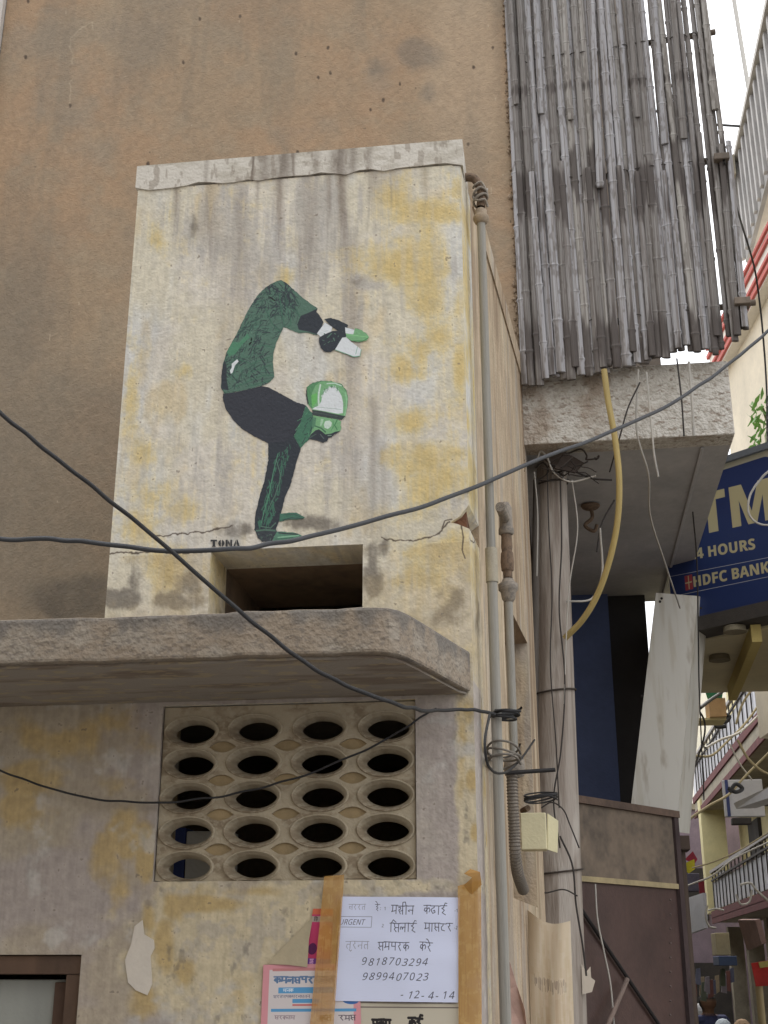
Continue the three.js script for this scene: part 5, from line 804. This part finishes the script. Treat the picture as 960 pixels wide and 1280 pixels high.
  // bunched service wires of the lane
  const yw = plain([150, 138, 108], 0.15), lanew = (list, r, mat) => single('lane_wire', tube(list.map(([a, b, d]) => at(a, b, D(d))), r, list.length * 10, 6), mat, (mat === pale ? 'whitish' : mat === yw ? 'dull yellow' : 'black') + ' slack service wire strung along the lane balconies', 'wire', (mat === pale ? 'whitish' : mat === yw ? 'dull yellow' : 'black') + ' service wires along the lane');
  lanew([[875, 885, 9.5], [888, 875, 10], [905, 862, 10.5], [915, 845, 10.8], [930, 832, 11], [945, 815, 11.2], [962, 798, 11.3]], 0.014, blk);
  lanew([[860, 1025, 12], [885, 1008, 12.2], [912, 992, 12.5], [930, 972, 12.6], [962, 940, 12.8]], 0.013, yw);
  lanew([[882, 935, 12], [900, 925, 12.3], [925, 915, 12.6], [962, 880, 13]], 0.012, pale); lanew([[868, 945, 12], [890, 944, 12.3], [908, 928, 12.5], [935, 900, 12.8], [962, 860, 13]], 0.012, yw);
  lanew([[920, 905, 12], [928, 880, 12], [940, 862, 12], [962, 840, 12]], 0.012, yw); lanew([[922, 925, 12.4], [935, 948, 12.4], [950, 962, 12.4], [965, 970, 12.4]], 0.013, yw); lanew([[912, 930, 12.8], [925, 955, 12.8], [940, 975, 12.8]], 0.009, pale);
  lanew([[846, 1112, 15], [870, 1103, 15], [890, 1095, 15], [915, 1075, 15], [962, 1052, 15]], 0.011, pale); lanew([[865, 1085, 15], [890, 1078, 15], [920, 1065, 15], [962, 1040, 15]], 0.009, yw);
  lanew([[884, 1132, 14], [882, 1145, 14], [887, 1158, 14], [895, 1160, 14]], 0.012, pale); lanew([[925, 1106, 13], [938, 1104, 13], [945, 1112, 13], [962, 1128, 13]], 0.012, pale); lanew([[920, 1118, 13], [926, 1130, 13], [936, 1128, 13], [940, 1112, 13]], 0.01, pale); lanew([[885, 1138, 13.6], [895, 1136, 13.6], [905, 1138, 13.6]], 0.01, pale);
  lanew([[888, 905, 11.5], [897, 900, 11.5], [906, 903, 11.5], [912, 896, 11.5], [903, 893, 11.5], [895, 908, 11.5], [908, 908, 11.5]], 0.018, blk); lanew([[910, 985, 12.2], [920, 990, 12.2], [928, 986, 12.2], [920, 980, 12.2], [912, 990, 12.2]], 0.02, blk);
  lanew([[858, 870, 9], [880, 900, 10], [878, 930, 11], [865, 965, 12]], 0.008, blk);

  // goods hung in the shops
  const gc = [[112, 72, 66], [92, 94, 112], [140, 126, 104], [82, 88, 74], [124, 116, 122]];
  for (let i = 0; i < 12; i++) { const a = 866 + i * 4.2 + rr(-2, 2), b = 1214 + rr(-4, 16), d = 17 + rr(-1, 2); single('hung_garment', plate([at(a, b, D(d)), at(a + 5, b - 1, D(d)), at(a + 6, b + rr(16, 26), D(d)), at(a - 1, b + rr(16, 26), D(d))], 0.04), plain(gc[i % 5], 0.2), ['dull red', 'slate blue', 'tan', 'dark olive', 'mauve grey'][i % 5] + ' garment hanging at the lane shop fronts', 'garment', ['dull red', 'slate blue', 'tan', 'dark olive', 'mauve grey'][i % 5] + ' garments at the lane shops'); }

  // people down the lane
  function person(px, py, d, opt, label) {
    const head = at(px, py, D(d)), H = 1.62, k = opt.h || head.y + 0.12, res = 46;
    const mc = new MarchingCubes(res, new THREE.MeshBasicMaterial(), false, false, 60000); mc.isolation = 0; const R = 0.95;
    const J = { head: [0, 1.5, 0], neck: [0, 1.36, 0], ch: [0, 1.18, 0], hip: [0, 0.86, 0], sl: [-0.19, 1.28, 0], sr: [0.19, 1.28, 0], el: [-0.26, 1.0, 0.02], er: [0.27, 1.02, -0.03], wl: [-0.25, 0.76, 0.1], wr: [0.26, 0.8, 0.1], kl: [-0.1, 0.46, 0.04], kr: [0.1, 0.46, -0.06], al: [-0.1, 0.06, 0.0], ar: [0.11, 0.06, -0.1], tl: [-0.11, 0.04, 0.16], tr: [0.12, 0.04, 0.06] };
    const bones = [['head', 'head', 0.105, 0.105], ['head', 'neck', 0.06, 0.055], ['ch', 'hip', 0.15, 0.14], ['sl', 'sr', 0.075, 0.075], ['neck', 'ch', 0.06, 0.14], ['sl', 'el', 0.058, 0.046], ['sr', 'er', 0.058, 0.046], ['el', 'wl', 0.045, 0.032], ['er', 'wr', 0.045, 0.032], ['hip', 'kl', 0.11, 0.065], ['hip', 'kr', 0.11, 0.065], ['kl', 'al', 0.062, 0.042], ['kr', 'ar', 0.062, 0.042], ['al', 'tl', 0.045, 0.035], ['ar', 'tr', 0.045, 0.035]];
    for (let z = 0; z < res; z++) for (let y = 0; y < res; y++) for (let x = 0; x < res; x++) {
      const qx = (x / res * 2 - 1) * R, qy = (y / res * 2 - 1) * R + 0.84, qz = (z / res * 2 - 1) * R; let m = 9;
      for (const [a, b, ra, rb] of bones) { const A = J[a], B = J[b], ex = B[0] - A[0], ey = B[1] - A[1], ez = B[2] - A[2], l = ex * ex + ey * ey + ez * ez, t = l ? clamp(((qx - A[0]) * ex + (qy - A[1]) * ey + (qz - A[2]) * ez) / l) : 0, dd = Math.hypot(qx - A[0] - ex * t, qy - A[1] - ey * t, qz - A[2] - ez * t) - (ra + (rb - ra) * t), h = clamp(0.5 + 0.5 * (m - dd) / 0.035); m = m + (dd - m) * h - 0.035 * h * (1 - h); }
      mc.field[x + y * res + z * res * res] = -m;
    }
    mc.update(); const n = mc.count, pos = mc.positionArray.slice(0, n * 3), col = [];
    for (let i = 0; i < n; i++) { const y = pos[i * 3 + 1] * R + 0.84, xx = Math.abs(pos[i * 3]) * R, zz = pos[i * 3 + 2] * R; pos[i * 3] *= R; pos[i * 3 + 1] = y; pos[i * 3 + 2] = zz; const c = y > 1.52 || (y > 1.4 && zz < 0.02 && xx < 0.13) ? opt.hair : y > 1.36 ? [0.22, 0.12, 0.07] : y > 0.84 && !(xx > 0.2 && y < 1.02) ? opt.shirt : xx > 0.2 && y > 0.65 ? [0.22, 0.12, 0.07] : y > 0.08 ? opt.legs : [0.03, 0.03, 0.03]; col.push(...c); }
    const g = new THREE.BufferGeometry(); g.setAttribute('position', new THREE.Float32BufferAttribute(pos, 3)); g.setAttribute('color', new THREE.Float32BufferAttribute(col, 3)); g.computeVertexNormals();
    const m = single('person', g, std({ vertexColors: true, roughness: 0.9 }), label, 'person'); const s = (head.y + 0.1) / H; m.scale.setScalar(s); m.position.set(head.x, 0, head.z); m.rotation.y = opt.turn || 0; return m;
  }
  person(884, 1249, 17.5, { hair: [0.02, 0.018, 0.016], shirt: [0.03, 0.035, 0.09], legs: [0.05, 0.05, 0.06], turn: 0.4 }, 'person with short black hair and dark blue shirt in the lane');
  person(876, 1262, 19, { hair: [0.6, 0.6, 0.62], shirt: [0.55, 0.55, 0.58], legs: [0.3, 0.3, 0.3], turn: 2.6 }, 'person in white with a white head cloth beside the dark blue shirt');
  person(904, 1283, 16, { hair: [0.5, 0.56, 0.62], shirt: [0.45, 0.5, 0.56], legs: [0.1, 0.1, 0.12], turn: 3.0 }, 'person with a pale blue head cloth below the shop doorway');
  person(928, 1284, 15, { hair: [0.3, 0.2, 0.12], shirt: [0.5, 0.46, 0.36], legs: [0.1, 0.1, 0.1], turn: 3.4 }, 'person with brown hair in beige clothes by the red cloth');
}
// ---------------------------------------------------------------- the house across the alley, behind the viewer, that shades the lower walls
{
  const o = thing('opposite_house', 'plain grey house across the alley facing the painted wall', 'building');
  mesh('wall', boxAt(-12, 1.2, 0, 11, 5.8, 6.2), plain([158, 152, 144], 0.12), o); mesh('roof', boxAt(-12, 1.2, 11.001, 11.15, 5.7, 13), M.dark, o); mesh('door', boxAt(-1.5, -0.4, 0, 2.1, 5.75, 5.799), plain([80, 60, 46], 0.15), o); mesh('window', boxAt(-3.6, -2.4, 1, 2.2, 5.75, 5.799), plain([50, 54, 60], 0.1, { rough: 0.3 }), o);
}
renderer.render(scene, camera);
